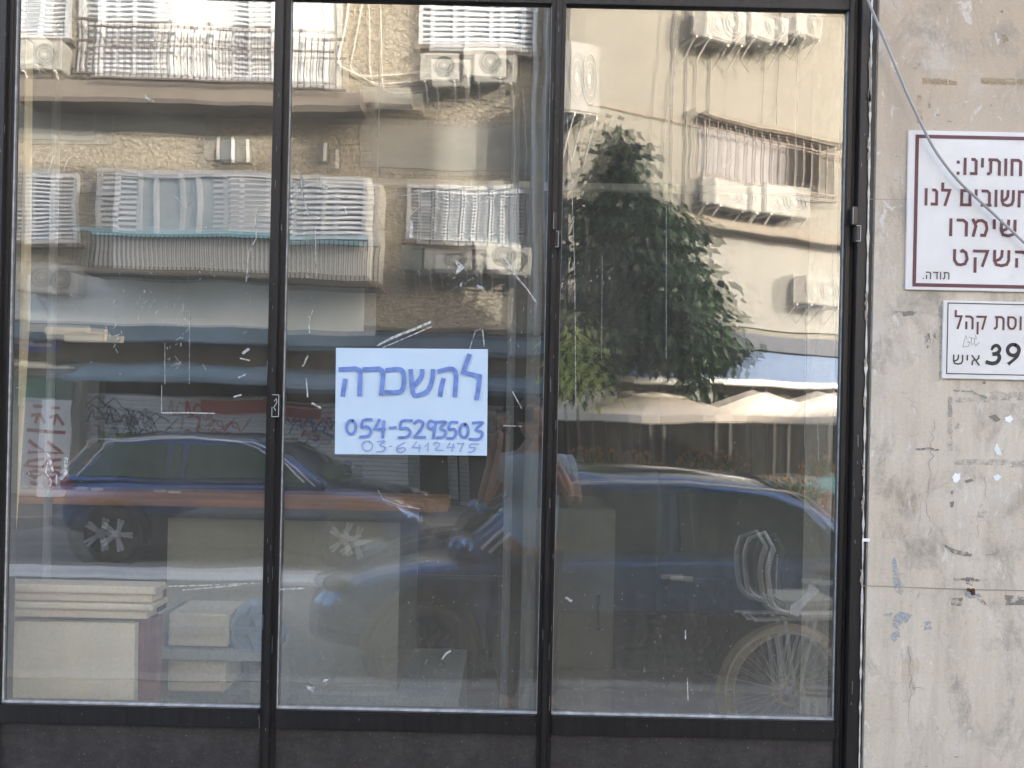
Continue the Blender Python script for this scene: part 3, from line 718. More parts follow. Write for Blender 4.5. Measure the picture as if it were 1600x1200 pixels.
put_text('איש', 1487, 554, 570, ty, 'grey_print', s2, right=1531, w=.15)
b = MB()
def c3(x, y): q = G(1450 + x / 8, 460 + y / 8, ty); return (q.x, q.z)
three = smooth([(790, 690), (815, 650), (860, 640), (890, 680), (870, 725), (810, 745)]); three2 = smooth([(810, 745), (870, 750), (885, 800), (850, 850), (790, 862), (725, 845)])
b.stroke([c3(*p) for p in three], [.006] * 3 + [.0085] * (len(three) - 3), ty); b.stroke([c3(*p) for p in three2], .0095, ty - .0001)
nine = ell(1060, 695, 72, 68, 24); b.stroke([c3(*p) for p in nine], .0092, ty); b.stroke([c3(*p) for p in smooth([(1130, 710), (1110, 770), (1060, 820), (1005, 865)])], [.0075] * 15 + [.0105], ty - .0001)
b.build('painted_number', 'black_print', s2)
b = MB()
for pts in ([(505, 585), (480, 600), (515, 600), (500, 648), (430, 658), (445, 580), (465, 515), (480, 560)], [(510, 535), (545, 548), (575, 548)], [(540, 550), (535, 590), (548, 632)], [(585, 510), (600, 550), (575, 560), (572, 610), (590, 642), (635, 600)]):
    b.stroke([c3(*p) for p in pts], .0011, ty)
b.build('pencil_scribble', 'pencil', s2)
# screw holes
b = MB()
for x, y in ((1537, 598),): q = G(x, y, WY - .0014); b.disc(q, (0, -1, 0), .004)
b.build('screw_hole', 'scuff', s2)

cb = MB(); pts = [(1300, -110), (1345, -22), (1357, 5), (1378, 55), (1402, 112), (1420, 155), (1436, 188), (1455, 226), (1475, 256), (1500, 286), (1528, 312), (1560, 342), (1592, 372), (1640, 420), (1700, 500)]
P_ = smooth([tuple(G(x, y, 1.945)) for x, y in pts], 5)
tag(cb.tube(P_, .0034, 8).build('cable', 'cable_grey', smooth=True), 'thin grey cable hanging diagonally across the plaster wall and its larger sign', 'cable')

# ------------------------------------------------------------------ shop room (behind the glass) and the shop-side houses, two added to shape the sunlight
shop = thing('shop_building', 'building of the empty shop, its dim room behind the glass', 'building', (0, 2.1, 0))
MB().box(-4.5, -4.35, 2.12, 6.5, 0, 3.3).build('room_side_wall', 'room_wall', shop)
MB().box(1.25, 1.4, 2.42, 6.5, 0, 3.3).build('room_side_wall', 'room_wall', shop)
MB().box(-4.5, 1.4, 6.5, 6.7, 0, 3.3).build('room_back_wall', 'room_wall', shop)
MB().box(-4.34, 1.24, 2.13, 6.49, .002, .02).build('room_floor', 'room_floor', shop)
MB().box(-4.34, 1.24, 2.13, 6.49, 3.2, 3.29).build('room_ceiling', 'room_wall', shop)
MB().box(-9, gx(-1250), 1.97, 2.4, 0, 3.33).build('side_pier', 'pale_plaster', shop)
MB().box(-9, 11.6, 2.0, 9, 5.01, 13.4).build('upper_storeys', 'pale_plaster', shop)
MB().box(-9, gx(549), 2.0, 2.4, 3.34, 5.0).build('shop_fascia', 'pale_plaster', shop)
MB().box(4.21, 11.6, 2.0, 2.4, 0, 5.0).build('next_frontage', 'pale_plaster', shop)
MB().box(-9, 11.6, 8.6, 9, 0, 5.0).build('rear_wall', 'pale_plaster', shop)
for i in range(6):
    x = -7 + i * 3.2
    w = MB().box(x, x + 1.5, 1.96, 1.99, 6.6, 8.2).build('window', 'window_glass', shop); MB().box(x - .06, x + 1.56, 1.9, 1.955, 6.5, 6.59).build('sill', 'slab', w)
tw = thing('unseen_shade_tower', 'unseen tall block added to throw shade across the street', 'building', (12.6, 2, 0))
MB().box(11.65, 12.9, 2.0, 10, 0, 14.6).build('wall', 'pale_plaster', tw)  # added out of view; narrow shape set by the shade it casts
for i in range(3):
    MB().box(11.8, 12.7, 1.965, 1.99, 4 + 3.1 * i, 5.5 + 3.1 * i).build('window', 'window_glass', tw)  # windows of the added unseen tall block

lowh = thing('unseen_low_block', 'unseen block added on the shop side, low for the sun to pass', 'building', (20, 2, 0))
MB().box(12.95, 30, 2.0, 10, 0, 7.6).build('wall', 'pale_plaster', lowh)  # added out of view; kept low so sun reaches the far side
for i in range(4): MB().box(15.5 + i * 3, 17 + i * 3, 1.965, 1.99, 4.4, 5.9).build('window', 'window_glass', lowh)  # windows of the added unseen low block

# things inside the room
bo = thing('leaning_board', 'long yellow wooden board leaning upright behind the leftmost glass', 'board', G(15, 900, 2.06))
b = MB(); b.prism([G(x, y, 2.055) for x, y in ((20, 60), (40, 60), (36, 480), (27, 640), (19, 760), (8, 900), (2, 1120), (-12, 1120), (-4, 880), (6, 620), (14, 400))], (0, .03, 0)); b.build('plank', 'yellow_wood', bo)
pk = thing('wooden_plank', 'long orange wooden plank lying level across the shop counter', 'plank', G(360, 795, 2.6))
a, c = G(-30, 771, 2.62), G(701, 786, 2.62)
MB().bar(a, c, .12, .047).build('board', 'orange_wood', pk, bevel=.004)
ct = thing('shop_counter', 'pale grey counter front standing inside under the orange plank', 'counter', G(520, 1100, 2.72))
A, C = G(262, 800, 2.7), G(618, 1135, 2.7)
MB().box(A.x, C.x, 2.7, 3.25, .1, A.z - .02).build('body', 'counter_grey', ct)
MB().box(A.x, C.x + .22, 2.66, 3.2, .021, G(600, 1088, 2.66).z).build('base', 'counter_base', ct)
# stack of boards on a trestle at the left
bs = thing('board_stack', 'stack of cream boards lying on a maroon trestle at lower left', 'boards', G(100, 960, 2.4))
zt = [G(100, y, 2.08).z for y in (912, 926, 940, 951, 966)]
for i in range(4):
    xr = G((247, 238, 243, 232)[i], 930, 2.08).x
    MB().box(-2.4, xr, 2.06 + .012 * (i % 2), 2.13 + .012 * (i % 3), zt[i + 1] + .004, zt[i]).build('board', 'cream_board', bs, bevel=.003)
pn = thing('cream_panel', 'large cream panel standing on edge below the board stack', 'panel', G(100, 1090, 2.3))
b = MB(); q0, q1 = G(-40, 972, 2.1), G(213, 972, 2.1)
b.prism([(-2.3, 2.09, q0.z), (q1.x, 2.09, q1.z), (q1.x, 2.11, .03), (-2.3, 2.11, .03)], (0, .02, 0)); b.build('sheet', 'cream_panel', pn)
tr = thing('sawhorse', 'maroon wooden trestle legs under the right end of the boards', 'trestle', G(230, 1090, 2.5))
for (xa, xb, yy) in ((222, 214, 2.14), (241, 243, 2.2), (226, 248, 2.5)):
    q0, q1 = G(xa, 962, yy), G(xb, 1150, yy)
    MB().bar(q0, (q1.x, yy, .03), .028, .035, (0, 1, 0)).build('leg', 'maroon', tr)
q0, q1 = G(218, 1040, 2.17), G(244, 1020, 2.4); MB().bar(q0, q1, .02, .03).build('brace', 'maroon', tr)
for i, (x0, y0, x1, y1, lab) in enumerate(((262, 958, 355, 1011, 'upper of two pale cartons on the shelf beside the trestle'), (261, 1033, 350, 1082, 'lower of two pale cartons beside the trestle'))):
    a, c = G(x0, y0, 2.3), G(x1, y1, 2.3); cx = (a.x + c.x) / 2
    t = thing('carton', lab, 'box', (cx, 2.38, c.z), group='pale cartons inside the shop')
    MB().box(a.x, c.x, 2.3, 2.46, c.z, a.z).build('body', 'carton', t, bevel=.004)
    MB().box(a.x + .01, c.x - .01, 2.297, 2.299, (a.z + c.z) / 2 - .012, (a.z + c.z) / 2 + .012).build('tape', 'cream_slat', t)
a, c = G(247, 1014, 2.3), G(425, 1030, 2.3)
sh = thing('low_shelf', 'low grey shelf carrying the pale cartons', 'shelf', (a.x, 2.55, c.z))
MB().box(a.x, c.x, 2.28, 2.49, c.z, a.z).build('board', 'counter_base', sh); MB().box(a.x - .02, a.x - .002, 2.28, 2.49, .021, a.z + .1).build('side', 'counter_base', sh); MB().box(c.x - .1, c.x, 2.4, 2.49, .021, c.z - .002).build('side', 'counter_base', sh)
a = G(395, 965, 2.32); bg = thing('plastic_bag', 'crumpled bluish plastic bag beside the cartons', 'bag', (a.x, 2.35, a.z - .1))
b = MB().ball((a.x, 2.35, a.z - .05), .085, .05, .1, 3)
for v in b.bm.verts: v.co += Vector((random.gauss(0, .006), random.gauss(0, .006), random.gauss(0, .006)))
b.build('body', 'blue_bag', bg)
a, c = G(890, 795, 3.2), G(957, 1010, 3.2); cbt = thing('grey_cabinet', 'tall narrow grey cabinet standing inside behind the right leaf', 'cabinet', (a.x, 3.4, .02))
MB().box(a.x - .15, c.x, 3.2, 3.7, .021, a.z).build('body', 'cabinet', cbt, bevel=.006); MB().box(a.x + .12, a.x + .13, 3.18, 3.199, a.z - .5, a.z - .35).build('handle', 'dark_metal', cbt)
a, c = G(620, 800, 4), G(797, 1000, 4); bp = thing('dim_room_sheet', 'dark brown sheet added as the dim room behind the middle leaf', 'panel', (a.x, 4, .02))  # added sheet: darkness of the back wall put into its brown colour
MB().box(a.x - .6, c.x, 4.0, 4.05, .021, a.z).build('sheet', 'dim_room_brown', bp); MB().box(a.x - .6, c.x, 3.98, 3.999, a.z - .34, a.z - .32).build('ledge', 'brown_fascia', bp)
for (px, w, d) in ((799, .013, 2.5), (834, .022, 2.35)):
    q = G(px, 500, d); t = thing('white_pole', 'slim pale pole of two behind the right edge of middle leaf, %s' % ('thinner one' if w < .015 else 'thicker one'), 'pole', (q.x, d, 0), group='pale poles inside the shop')
    MB().tube([(q.x, d, .02), (q.x, d, 3.2)], w, 10).build('shaft', 'pole_grey', t); MB().tube([(q.x, d, .02), (q.x, d, .035)], w * 2, 10).build('foot', 'dark_metal', t)
q = G(78, 600, 2.4); t = thing('white_pole', 'slim pale pole behind the leftmost leaf near the yellow board', 'pole', (q.x, 2.4, 0), group='pale poles inside the shop')
MB().tube([(q.x, 2.4, .02), (q.x, 2.4, 2.9)], .012, 10).build('shaft', 'pole_grey', t); MB().tube([(q.x, 2.4, .02), (q.x, 2.4, .035)], .03, 10).build('foot', 'dark_metal', t)
a, c = G(500, 288, 2.7), G(1330, 297, 2.7); t = thing('hanging_rail', 'white horizontal rail hanging inside across the middle and right leaves', 'rail', ((a.x + c.x) / 2, 2.7, a.z))
MB().bar((a.x, 2.7, (a.z + c.z) / 2), (c.x, 2.7, (a.z + c.z) / 2), .03, .022).build('bar', 'white_paint', t)
for x in (a.x + .2, c.x - .2): MB().tube([(x, 2.7, (a.z + c.z) / 2 + .012), (x, 2.7, 3.2)], .003, 6).build('hanger', 'white_paint', t)

# ------------------------------------------------------------------ facades across the street
class Fac:
    def __init__(s, x0, z0, a):
        s.a = R(a); s.P = Vector((x0, z0)); s.root = None
        s.origin = (x0, 2 * D - z0, 0)
    def hit(s, px, py, off=0):
        u, v = U(px, py); n = Vector((-math.sin(s.a), math.cos(s.a)))
        t = (n.dot(s.P) - off) / (n.x * u / F + n.y)
        d = Vector((math.cos(s.a), math.sin(s.a)))
        return d.dot(Vector((u / F * t, t)) - s.P), H - t * (v - HY) / F
    def rect(s, x0, y0, x1, y1, off=0):
        a, b = s.hit(x0, (y0 + y1) / 2, off)[0], s.hit(x1, (y0 + y1) / 2, off)[0]
        c, d = s.hit((x0 + x1) / 2, y1, off)[1], s.hit((x0 + x1) / 2, y0, off)[1]
        return a, b, c, d
    def box(s, r, n0, n1, name, mat, parent, **k):
        a, b, c, d = s.rect(*r, off=n1) if len(r) == 4 else r
        return MB().box(a, b, n0, n1, c, d).build(name, mat, parent, **k)
    def win(s, r, parent, n=.0, slats=(), panes=2, glass='window_glass', frame='pvc_white', slat_h=.075, sill=True):
        a, b, c, d = s.rect(*r, off=n + .1)
        w = MB()
        t = .07; 
        w.box(a, b, n + .002, n + .1, d - t, d); w.box(a, b, n + .002, n + .1, c, c + t)
        w.box(a, a + t, n + .002, n + .1, c + t, d - t); w.box(b - t, b, n + .002, n + .1, c + t, d - t)
        for i in range(1, panes):
            x = a + (b - a) * i / panes; w.box(x - t / 2, x + t / 2, n + .002, n + .1, c + t, d - t)
        W_ = w.build('window', frame, parent)
        MB().box(a + t, b - t, n + .003, n + .03, c + t, d - t).build('pane', glass, W_)
        for (f0, f1) in slats:
            m = MB(); x0, x1 = a + t + (b - a - 2 * t) * f0, a + t + (b - a - 2 * t) * f1; z = c + t + .02
            while z < d - t - .03:
                m.prism([(x0, n + .04, z), (x0, n + .085, z + .01), (x0, n + .085, z + .02), (x0, n + .045, z + slat_h * .8)], (x1 - x0, 0, 0)); z += slat_h
            m.build('shutter', 'pvc_white', W_)
        if sill: MB().box(a - .08, b + .08, n + .002, n + .18, c - .07, c - .002).build('sill', 'slab', W_)
        return W_

LB = Fac(0, 14.0, 0)
lb = LB.root = thing('apartment_building', 'rough stucco apartment block across the street with enclosed balconies', 'building', LB.origin, 0, local=True)
xe = LB.hit(852, 300)[0]
w = MB().box(-16, xe, -8, 0, 3.2, 13); w.build('wall', 'stucco', lb)
MB().box(-16, xe, -8, -.3, 0, 3.19).build('ground_floor', 'shop_dark', lb)
# storey 2
LB.win((22, -70, 108, 62), lb, slats=((0, 1),), panes=2)
LB.box((150, -80, 515, 128), 0, .5, 'balcony', 'grey_patch', lb)
LB.win((152, -80, 513, 126), lb, n=.5, slats=((.02, .3), (.6, .76)), panes=6, glass='band_paint', sill=False, slat_h=.09)
def railing(x0, y0, x1, y1, n, mid=True, step=.11, mat='rail_rust', top=None):
    a, b, c, d = LB.rect(x0, y0, x1, y1, off=n); m = MB()
    m.box(a, b, n - .02, n + .02, d - .04, d); m.box(a, b, n - .02, n + .02, c, c + .03)
    if mid: m.box(a, b, n - .02, n + .02, c + (d - c) * .6, c + (d - c) * .6 + .03)
    x = a
    while x < b: m.box(x - .008, x + .008, n - .008, n + .008, c + .03, d - .04); x += step
    return m.build('railing', mat, lb)
railing(145, 43, 520, 128, .72)
LB.box((28, 129, 560, 161), 0, .62, 'balcony_slab', 'slab', lb)
LB.box((515, 135, 640, 163), 0, .25, 'ledge', 'grey_patch', lb)
LB.win((655, -70, 822, 76), lb, n=.06, slats=((0, .3), (.32, .66), (.68, 1)), panes=3, slat_h=.1)
LB.box((45, 163, 175, 225), 0, .02, 'paint_patch', 'grey_patch', lb); LB.box((180, 165, 345, 210), 0, .02, 'paint_patch', 'grey_patch', lb)
LB.box((560, 190, 850, 265), 0, .02, 'paint_patch', 'grey_patch', lb)
for r in ((343, 217, 366, 254), (367, 217, 389, 254), (495, 226, 508, 254)):
    v_ = LB.box(r, .01, .16, 'vent_hood', 'ac_dark', lb)
    a, b, c, d = LB.rect(*r, off=.17); MB().box(b - .05, b, .161, .19, c, d).build('rim', 'white_paint', v_)
# storey 1
LB.win((38, 268, 118, 380), lb, slats=((0, 1),), panes=2)
LB.win((148, 278, 176, 306), lb, panes=1, glass='window_glass', frame='grey_patch', sill=False)
LB.box((176, 272, 572, 430), 0, .5, 'balcony', 'band_paint', lb)
LB.win((178, 272, 570, 372), lb, n=.5, slats=((0, .07), (.45, .72), (.76, 1)), panes=6, sill=False, slat_h=.09)
railing(138, 369, 572, 428, .68, mid=False, step=.08, mat='dark_metal')
a, b, c, d = LB.rect(140, 366, 572, 371, off=.72); MB().box(a, b, .66, .72, c, d).build('hand_rail', 'cyan_cloth', lb)
LB.box((128, 426, 572, 433), 0, .8, 'balcony_slab', 'slab', lb)
LB.win((632, 288, 812, 376), lb, slats=((0, .22), (.25, .98)), panes=4, slat_h=.06)
m = MB(); a, b, c, d = LB.rect(630, 288, 814, 376, off=.2)
for i in range(9): x = a + (b - a) * i / 8; m.box(x - .012, x + .012, .19, .215, c, d)
m.build('window_bars', 'dark_metal', lb)
LB.box((38, 433, 566, 512), 0, .07, 'painted_band', 'band_paint', lb)
a, b, c, d = LB.rect(-200, 512, 856, 537, off=1.0); MB().box(a, xe, .01, 1.0, c, d).build('canopy', 'awning_blue', lb)
a, b, c2_, d2_ = LB.rect(-200, 537, 856, 572, off=.6); MB().box(a, xe, -.28, .6, c2_, c - .004).build('fascia', 'brown_fascia', lb)
a, b, c, d = LB.rect(100, 572, 856, 600, off=1.4)
MB().prism([(a, .62, d), (a, 1.5, c + .02), (a, 1.5, c - .06), (a, 1.47, c - .06), (a, 1.47, c), (a, .62, d - .05)], (b - a, 0, 0)).build('awning', 'awning_blue', lb)
a, b, c, d = LB.rect(150, 628, 856, 800, off=-.25)
sh_ = MB(); z = .02
while z < d: sh_.prism([(a, -.28, z), (a, -.25, z + .02), (a, -.25, z + .06), (a, -.28, z + .08)], (b - a, 0, 0)); z += .085
sh = sh_.build('roller_shutter', 'shutter', lb)
for i, (r, mt) in enumerate((((178, 677, 236, 705), 'graf_green'), ((236, 677, 266, 708), 'graf_blue'), ((310, 628, 500, 650), 'graf_red'), ((339, 680, 356, 690), 'graf_red'), ((374, 679, 393, 692), 'graf_red'), ((305, 650, 309, 695), 'graf_red'), ((420, 634, 440, 640), 'graf_red'), ((275, 682, 300, 688), 'graf_red'), ((470, 670, 500, 680), 'graf_red'))):
    LB.box(r, -.243, -.238 - i * .0005, 'graffiti', mt, sh)
rg = random.Random(21)
for (r, mt, n_) in (((150, 632, 262, 676), 'graf_dark', 9), ((275, 632, 430, 690), 'graf_red', 7), ((440, 632, 520, 690), 'graf_blue', 6), ((178, 676, 236, 704), 'graf_dark', 4)):
    for j in range(n_):
        a, b, c, d = LB.rect(*r, off=-.236); x = rg.uniform(a, b - .3); z = rg.uniform(c, d); m = MB()
        pts = [(x + i * .09 + rg.uniform(-.05, .05), z + rg.uniform(-.16, .16)) for i in range(7)]
        m.stroke(smooth(pts, 4), .035, -.2365 + .0006 * j).build('graffiti', mt, sh)
for r in ((640, 640, 700, 790), (715, 640, 760, 790), (775, 640, 845, 790)):
    LB.box(r, -.24, -.22, 'shop_window', 'shop_dark', lb)
LB.box((-150, 560, 150, 800), -.29, -.02, 'shop_wall', 'pale_plaster', lb)
LB.box((28, 592, 108, 632), .0, .1, 'shop_sign', 'sign_green', lb)
for r in ((66, 513, 160, 524), (98, 523, 186, 535)):
    LB.box(r, 1.01, 1.12, 'blind_box', 'cream_slat', lb)
LB.box((25, 566, 66, 572), .61, .7, 'blind_box', 'cream_slat', lb); LB.box((32, 573, 102, 577), .61, .8, 'blind_box', 'cream_slat', lb)
q = LB.hit(60, 540, .2); st = thing('street_sign', 'small blue street sign on the stucco block', 'sign', (q[0], LB.origin[1] + .61, q[1] - .15))
b = MB(); a, b_, c, d = LB.rect(33, 529, 87, 550, off=.62); b.box(a, b_, LB.origin[1] + .605, LB.origin[1] + .63, c, d); b.build('plate', 'street_blue', st)
b = MB(); b.box(a + .1, b_ - .1, LB.origin[1] + .632, LB.origin[1] + .636, (c + d) / 2 - .03, (c + d) / 2 + .03); b.build('lettering', 'white_paint', st)
# cables and downpipe on the stucco
oy = 0.05
def wallcable(px, name, mat, r=.014, fac=LB, par=lb, off=.06):
    b = MB(); b.tube(smooth([(fac.hit(x, y, off)[0], off, fac.hit(x, y, off)[1]) for x, y in px], 4), r, 6); return b.build(name, mat, par, smooth=True)
wallcable([(548, -20), (538, 45), (527, 95), (545, 112), (570, 121), (620, 117), (662, 112)], 'cable', 'white_paint', .016)
wallcable([(575, -10), (578, 60), (578, 118), (590, 135), (650, 131)], 'cable', 'white_paint', .01)
wallcable([(836, -40), (836, 200), (836, 520)], 'downpipe', 'pvc_white', .05)
wallcable([(800, 130), (806, 190), (803, 300), (800, 430)], 'cable', 'white_paint', .01)
wallcable([(60, 300), (75, 260), (84, 242)], 'cable', 'white_paint', .01); wallcable([(95, 270), (103, 252), (110, 245)], 'cable', 'white_paint', .01)

RB = Fac(.85, 13.1, 24)
rb = RB.root = thing('corner_building', 'smooth cream building across the street behind the tree', 'building', RB.origin, -R(24), local=True)
inv = Matrix.Rotation(R(24), 3, 'Z')
def rloc(x, y): return inv @ (Vector((x, y, 0)) - Vector(RB.origin))
LEN = 16
far = Vector(RB.origin) + Vector((LEN * math.cos(R(24)), -LEN * math.sin(R(24)), 0))
plan = [rloc(RB.origin[0], RB.origin[1]), rloc(far.x, far.y), rloc(far.x, -22), rloc(RB.origin[0], -22)]
MB().prism([(p.x, p.y, 3.0) for p in plan], (0, 0, 11)).build('wall', 'cream_plaster', rb)
MB().prism([(p.x, p.y - .4, 0) for p in plan[:2]] + [(p.x, p.y, 0) for p in plan[2:]], (0, 0, 2.99)).build('ground_floor', 'shop_dark', rb)
s_, zl = RB.hit(1060, 340)
MB().box(.02, LEN, .005, .3, zl - .16, zl).build('ledge', 'ledge', rb)
MB().box(.02, LEN, .005, .04, 3.35, zl - .162).build('lower_band', 'corner_band', rb)
MB().box(.02, LEN, .005, .03, RB.hit(1000, 180)[1] - .02, RB.hit(1000, 180)[1] + .06).build('string_course', 'ledge', rb)
MB().box(.02, LEN, .005, .5, RB.hit(1320, 6)[1], RB.hit(1320, 6)[1] + .5).build('floor_slab', 'slab', rb)
a = RB.hit(1098, 240)[0]; b_ = RB.hit(1305, 250)[0]; zt_, zb_ = RB.hit(1100, 193)[1], RB.hit(1100, 282)[1]
w = MB(); w.box(a, b_, .002, .06, zb_, zt_); WN = w.build('window', 'old_frame', rb)
MB().box(a + .05, a + (b_ - a) * .55, .061, .08, zb_ + .05, zt_ - .05).build('pane', 'lav_shutter', WN); MB().box(a + (b_ - a) * .6, b_ - .05, .061, .08, zb_ + .05, zt_ - .05).build('pane', 'shop_dark', WN)
m = MB(); n_b = 16
for i in range(n_b + 1):
    x = a + (b_ - a) * i / n_b; m.box(x - .012, x + .012, .2, .225, zb_ - .03, zt_ + .03)
for z in (zb_ - .03, zb_ + .06, zt_ - .15, zt_ + .03): m.box(a - .05, b_ + .05, .228, .25, z - .015, z + .015)
m.build('window_bars', 'rail_rust', WN)
MB().box(a - .1, b_ + .1, .005, .32, zt_ + .05, zt_ + .14).build('canopy', 'ledge', WN)
# awning over the cafe front
s0_, z0_ = RB.hit(1010, 560); 
za, zb2 = RB.hit(1240, 556, .2)[1], RB.hit(1240, 603, 1.2)[1]
MB().prism([(.6, .045, za), (.6, 1.2, zb2 + .02), (.6, 1.2, zb2), (.6, .045, za - .05)], (LEN - 1, 0, 0)).build('awning', 'awning_pale', rb)
MB().tube([(.6, 1.22, zb2), (LEN - .4, 1.22, zb2)], .05, 8).build('awning_bar', 'white_paint', rb)
MB().box(.1, LEN, .005, .1, za + .03, za + .35).build('sign_band', 'navy', rb)
MB().box(.3, LEN, -.36, -.1, 2.1, 2.7).build('fascia', 'brown_fascia', rb)
for i in range(5):
    x = .8 + i * 1.5; MB().box(x, x + .08, -.38, -.3, .02, 2.09).build('pilaster', 'car_trim', rb); MB().box(x + .1, x + 1.4, -.38, -.34, .02, .5).build('stall_riser', 'car_trim', rb); MB().box(x + .1, x + 1.4, -.38, -.36, .51, 2.0).build('shop_window', 'shop_dark', rb)
wallcable([(1058, -30), (1052, 90), (1040, 200), (1034, 330)], 'cable', 'corner_band', .012, RB, rb, .05)
wallcable([(1075, 10), (1074, 150), (1070, 340)], 'cable', 'corner_band', .018, RB, rb, .05)
wallcable([(1110, -20), (1109, 330)], 'downpipe', 'ledge', .02, RB, rb, .05)
wallcable([(1218, -20), (1216, 300)], 'cable', 'dark_metal', .01, RB, rb, .05)
wallcable([(1190, 48), (1212, 75), (1240, 96)], 'cable', 'corner_band', .012, RB, rb, .3); wallcable([(1150, 80), (1160, 98), (1172, 112)], 'cable', 'corner_band', .01, RB, rb, .2)

# air conditioners: one with its parts, then copies
acp = thing('air_conditioner', 'white air conditioner', 'air conditioner', (0, 0, 0), local=True, group='air conditioners on the facades')
MB().box(-.5, .5, .05, .4, 0, .7).build('casing', 'ac_white', acp, bevel=.02)
gr = MB(); gr.disc((.14, .403, .35), (0, 1, 0), .27, 32); gg = gr.build('fan_grille', 'ac_dark', acp)
gr = MB()
for k_ in (.09, .17, .25): gr.ring((.14, .41, .35), (0, 1, 0), k_, .008, 28, 5)
gr.disc((.14, .415, .35), (0, 1, 0), .055, 16); gr.build('grille_ring', 'ac_white', gg)
for x in (-.4, .36):
    m = MB(); m.box(x, x + .04, .0, .42, -.05, -.005); m.bar((x + .02, .02, -.4), (x + .02, .36, -.05), .03, .03); m.build('bracket', 'white_paint', acp)
def ac(fac, r, label, off=.02, mat=None, first=[True]):
    a, b, c, d = fac.rect(*r, off=off + .3)
    o = acp if first[0] else copy_tree(acp)
    first[0] = False
    rz = fac.root.rotation_euler.z
    pos = Vector(fac.origin) + Matrix.Rotation(rz, 3, 'Z') @ Vector(((a + b) / 2, off, c))
    o.location = pos; o.rotation_euler = (0, 0, rz); o.scale = ((b - a), 1, (d - c) / .7); o['label'] = label
    if mat:
        for ch in o.children:
            if ch.name.startswith('casing'):
                ch.data = ch.data.copy(); ch.data.materials[0] = M[mat]
    return o
ac(LB, (34, 66, 100, 112), 'white air conditioner high on the stucco block beside the railed balcony')
ac(LB, (48, 415, 122, 460), 'white air conditioner below the narrow left shutter window of the stucco block')
ac(LB, (657, 88, 716, 130), 'white air conditioner under the top louvred window, left of the pair')
ac(LB, (722, 82, 790, 124), 'white air conditioner under the top louvred window, right of the pair')
ac(LB, (624, 386, 657, 422), 'small dark greenish air conditioner under the barred window', mat='ac_old')
ac(LB, (661, 390, 736, 420), 'low white air conditioner between two others under the barred window')
ac(LB, (742, 378, 812, 422), 'white air conditioner at the right end of the row under the barred window')
ac(RB, (1112, 284, 1186, 326), 'white air conditioner under the barred window of the cream building, nearer the tree', mat='ac_dull')
ac(RB, (1192, 290, 1264, 338), 'white air conditioner under the barred window of the cream building, away from the tree', mat='ac_dull')
ac(RB, (1096, 18, 1160, 68), 'white air conditioner at the top of the cream wall, nearest of three', off=.05, mat='ac_dull')
ac(RB, (1166, 24, 1226, 66), 'white air conditioner at the top of the cream wall, middle of three', off=.05, mat='ac_dull')
ac(RB, (1236, 18, 1278, 60), 'white air conditioner at the top of the cream wall, farthest of three', off=.05, mat='ac_dull')
ac(RB, (886, 70, 932, 182), 'tall white air conditioner at the near edge of the cream wall', mat='ac_dull')
ac(RB, (1256, 434, 1312, 480), 'white air conditioner on the pale band below the ledge', mat='ac_dull')

# banner by the left shop
q = LB.hit(82, 700, .5); bn = thing('banner', 'tall white banner with red painted marks standing by the far shop', 'banner', (q[0], LB.origin[1] + .5, 0))
a, b_, c, d = LB.rect(58, 627, 108, 800, off=.5); y0 = LB.origin[1] + .5
MB().box(a, b_, y0 - .02, y0, .02, d).build('panel', 'banner_white', bn)
b = MB(); W_ = b_ - a
def bz(u, v): return (a + W_ * u, .15 + (d - .2) * v)
for pts in ([(.35, .93), (.6, .93)], [(.3, .82), (.55, .84), (.75, .74)], [(.5, .84), (.45, .74)], [(.2, .66), (.8, .65)], [(.3, .55), (.7, .45), (.8, .42), (.3, .42)], [(.75, .34), (.3, .32), (.2, .27), (.6, .25), (.75, .25)], [(.25, .18), (.5, .21), (.75, .18), (.5, .13), (.25, .17)], [(.4, .07), (.6, .05)]):
    b.stroke([bz(*p) for p in pts], .055, y0 + .004)
b.build('painted_marks', 'banner_red', bn)

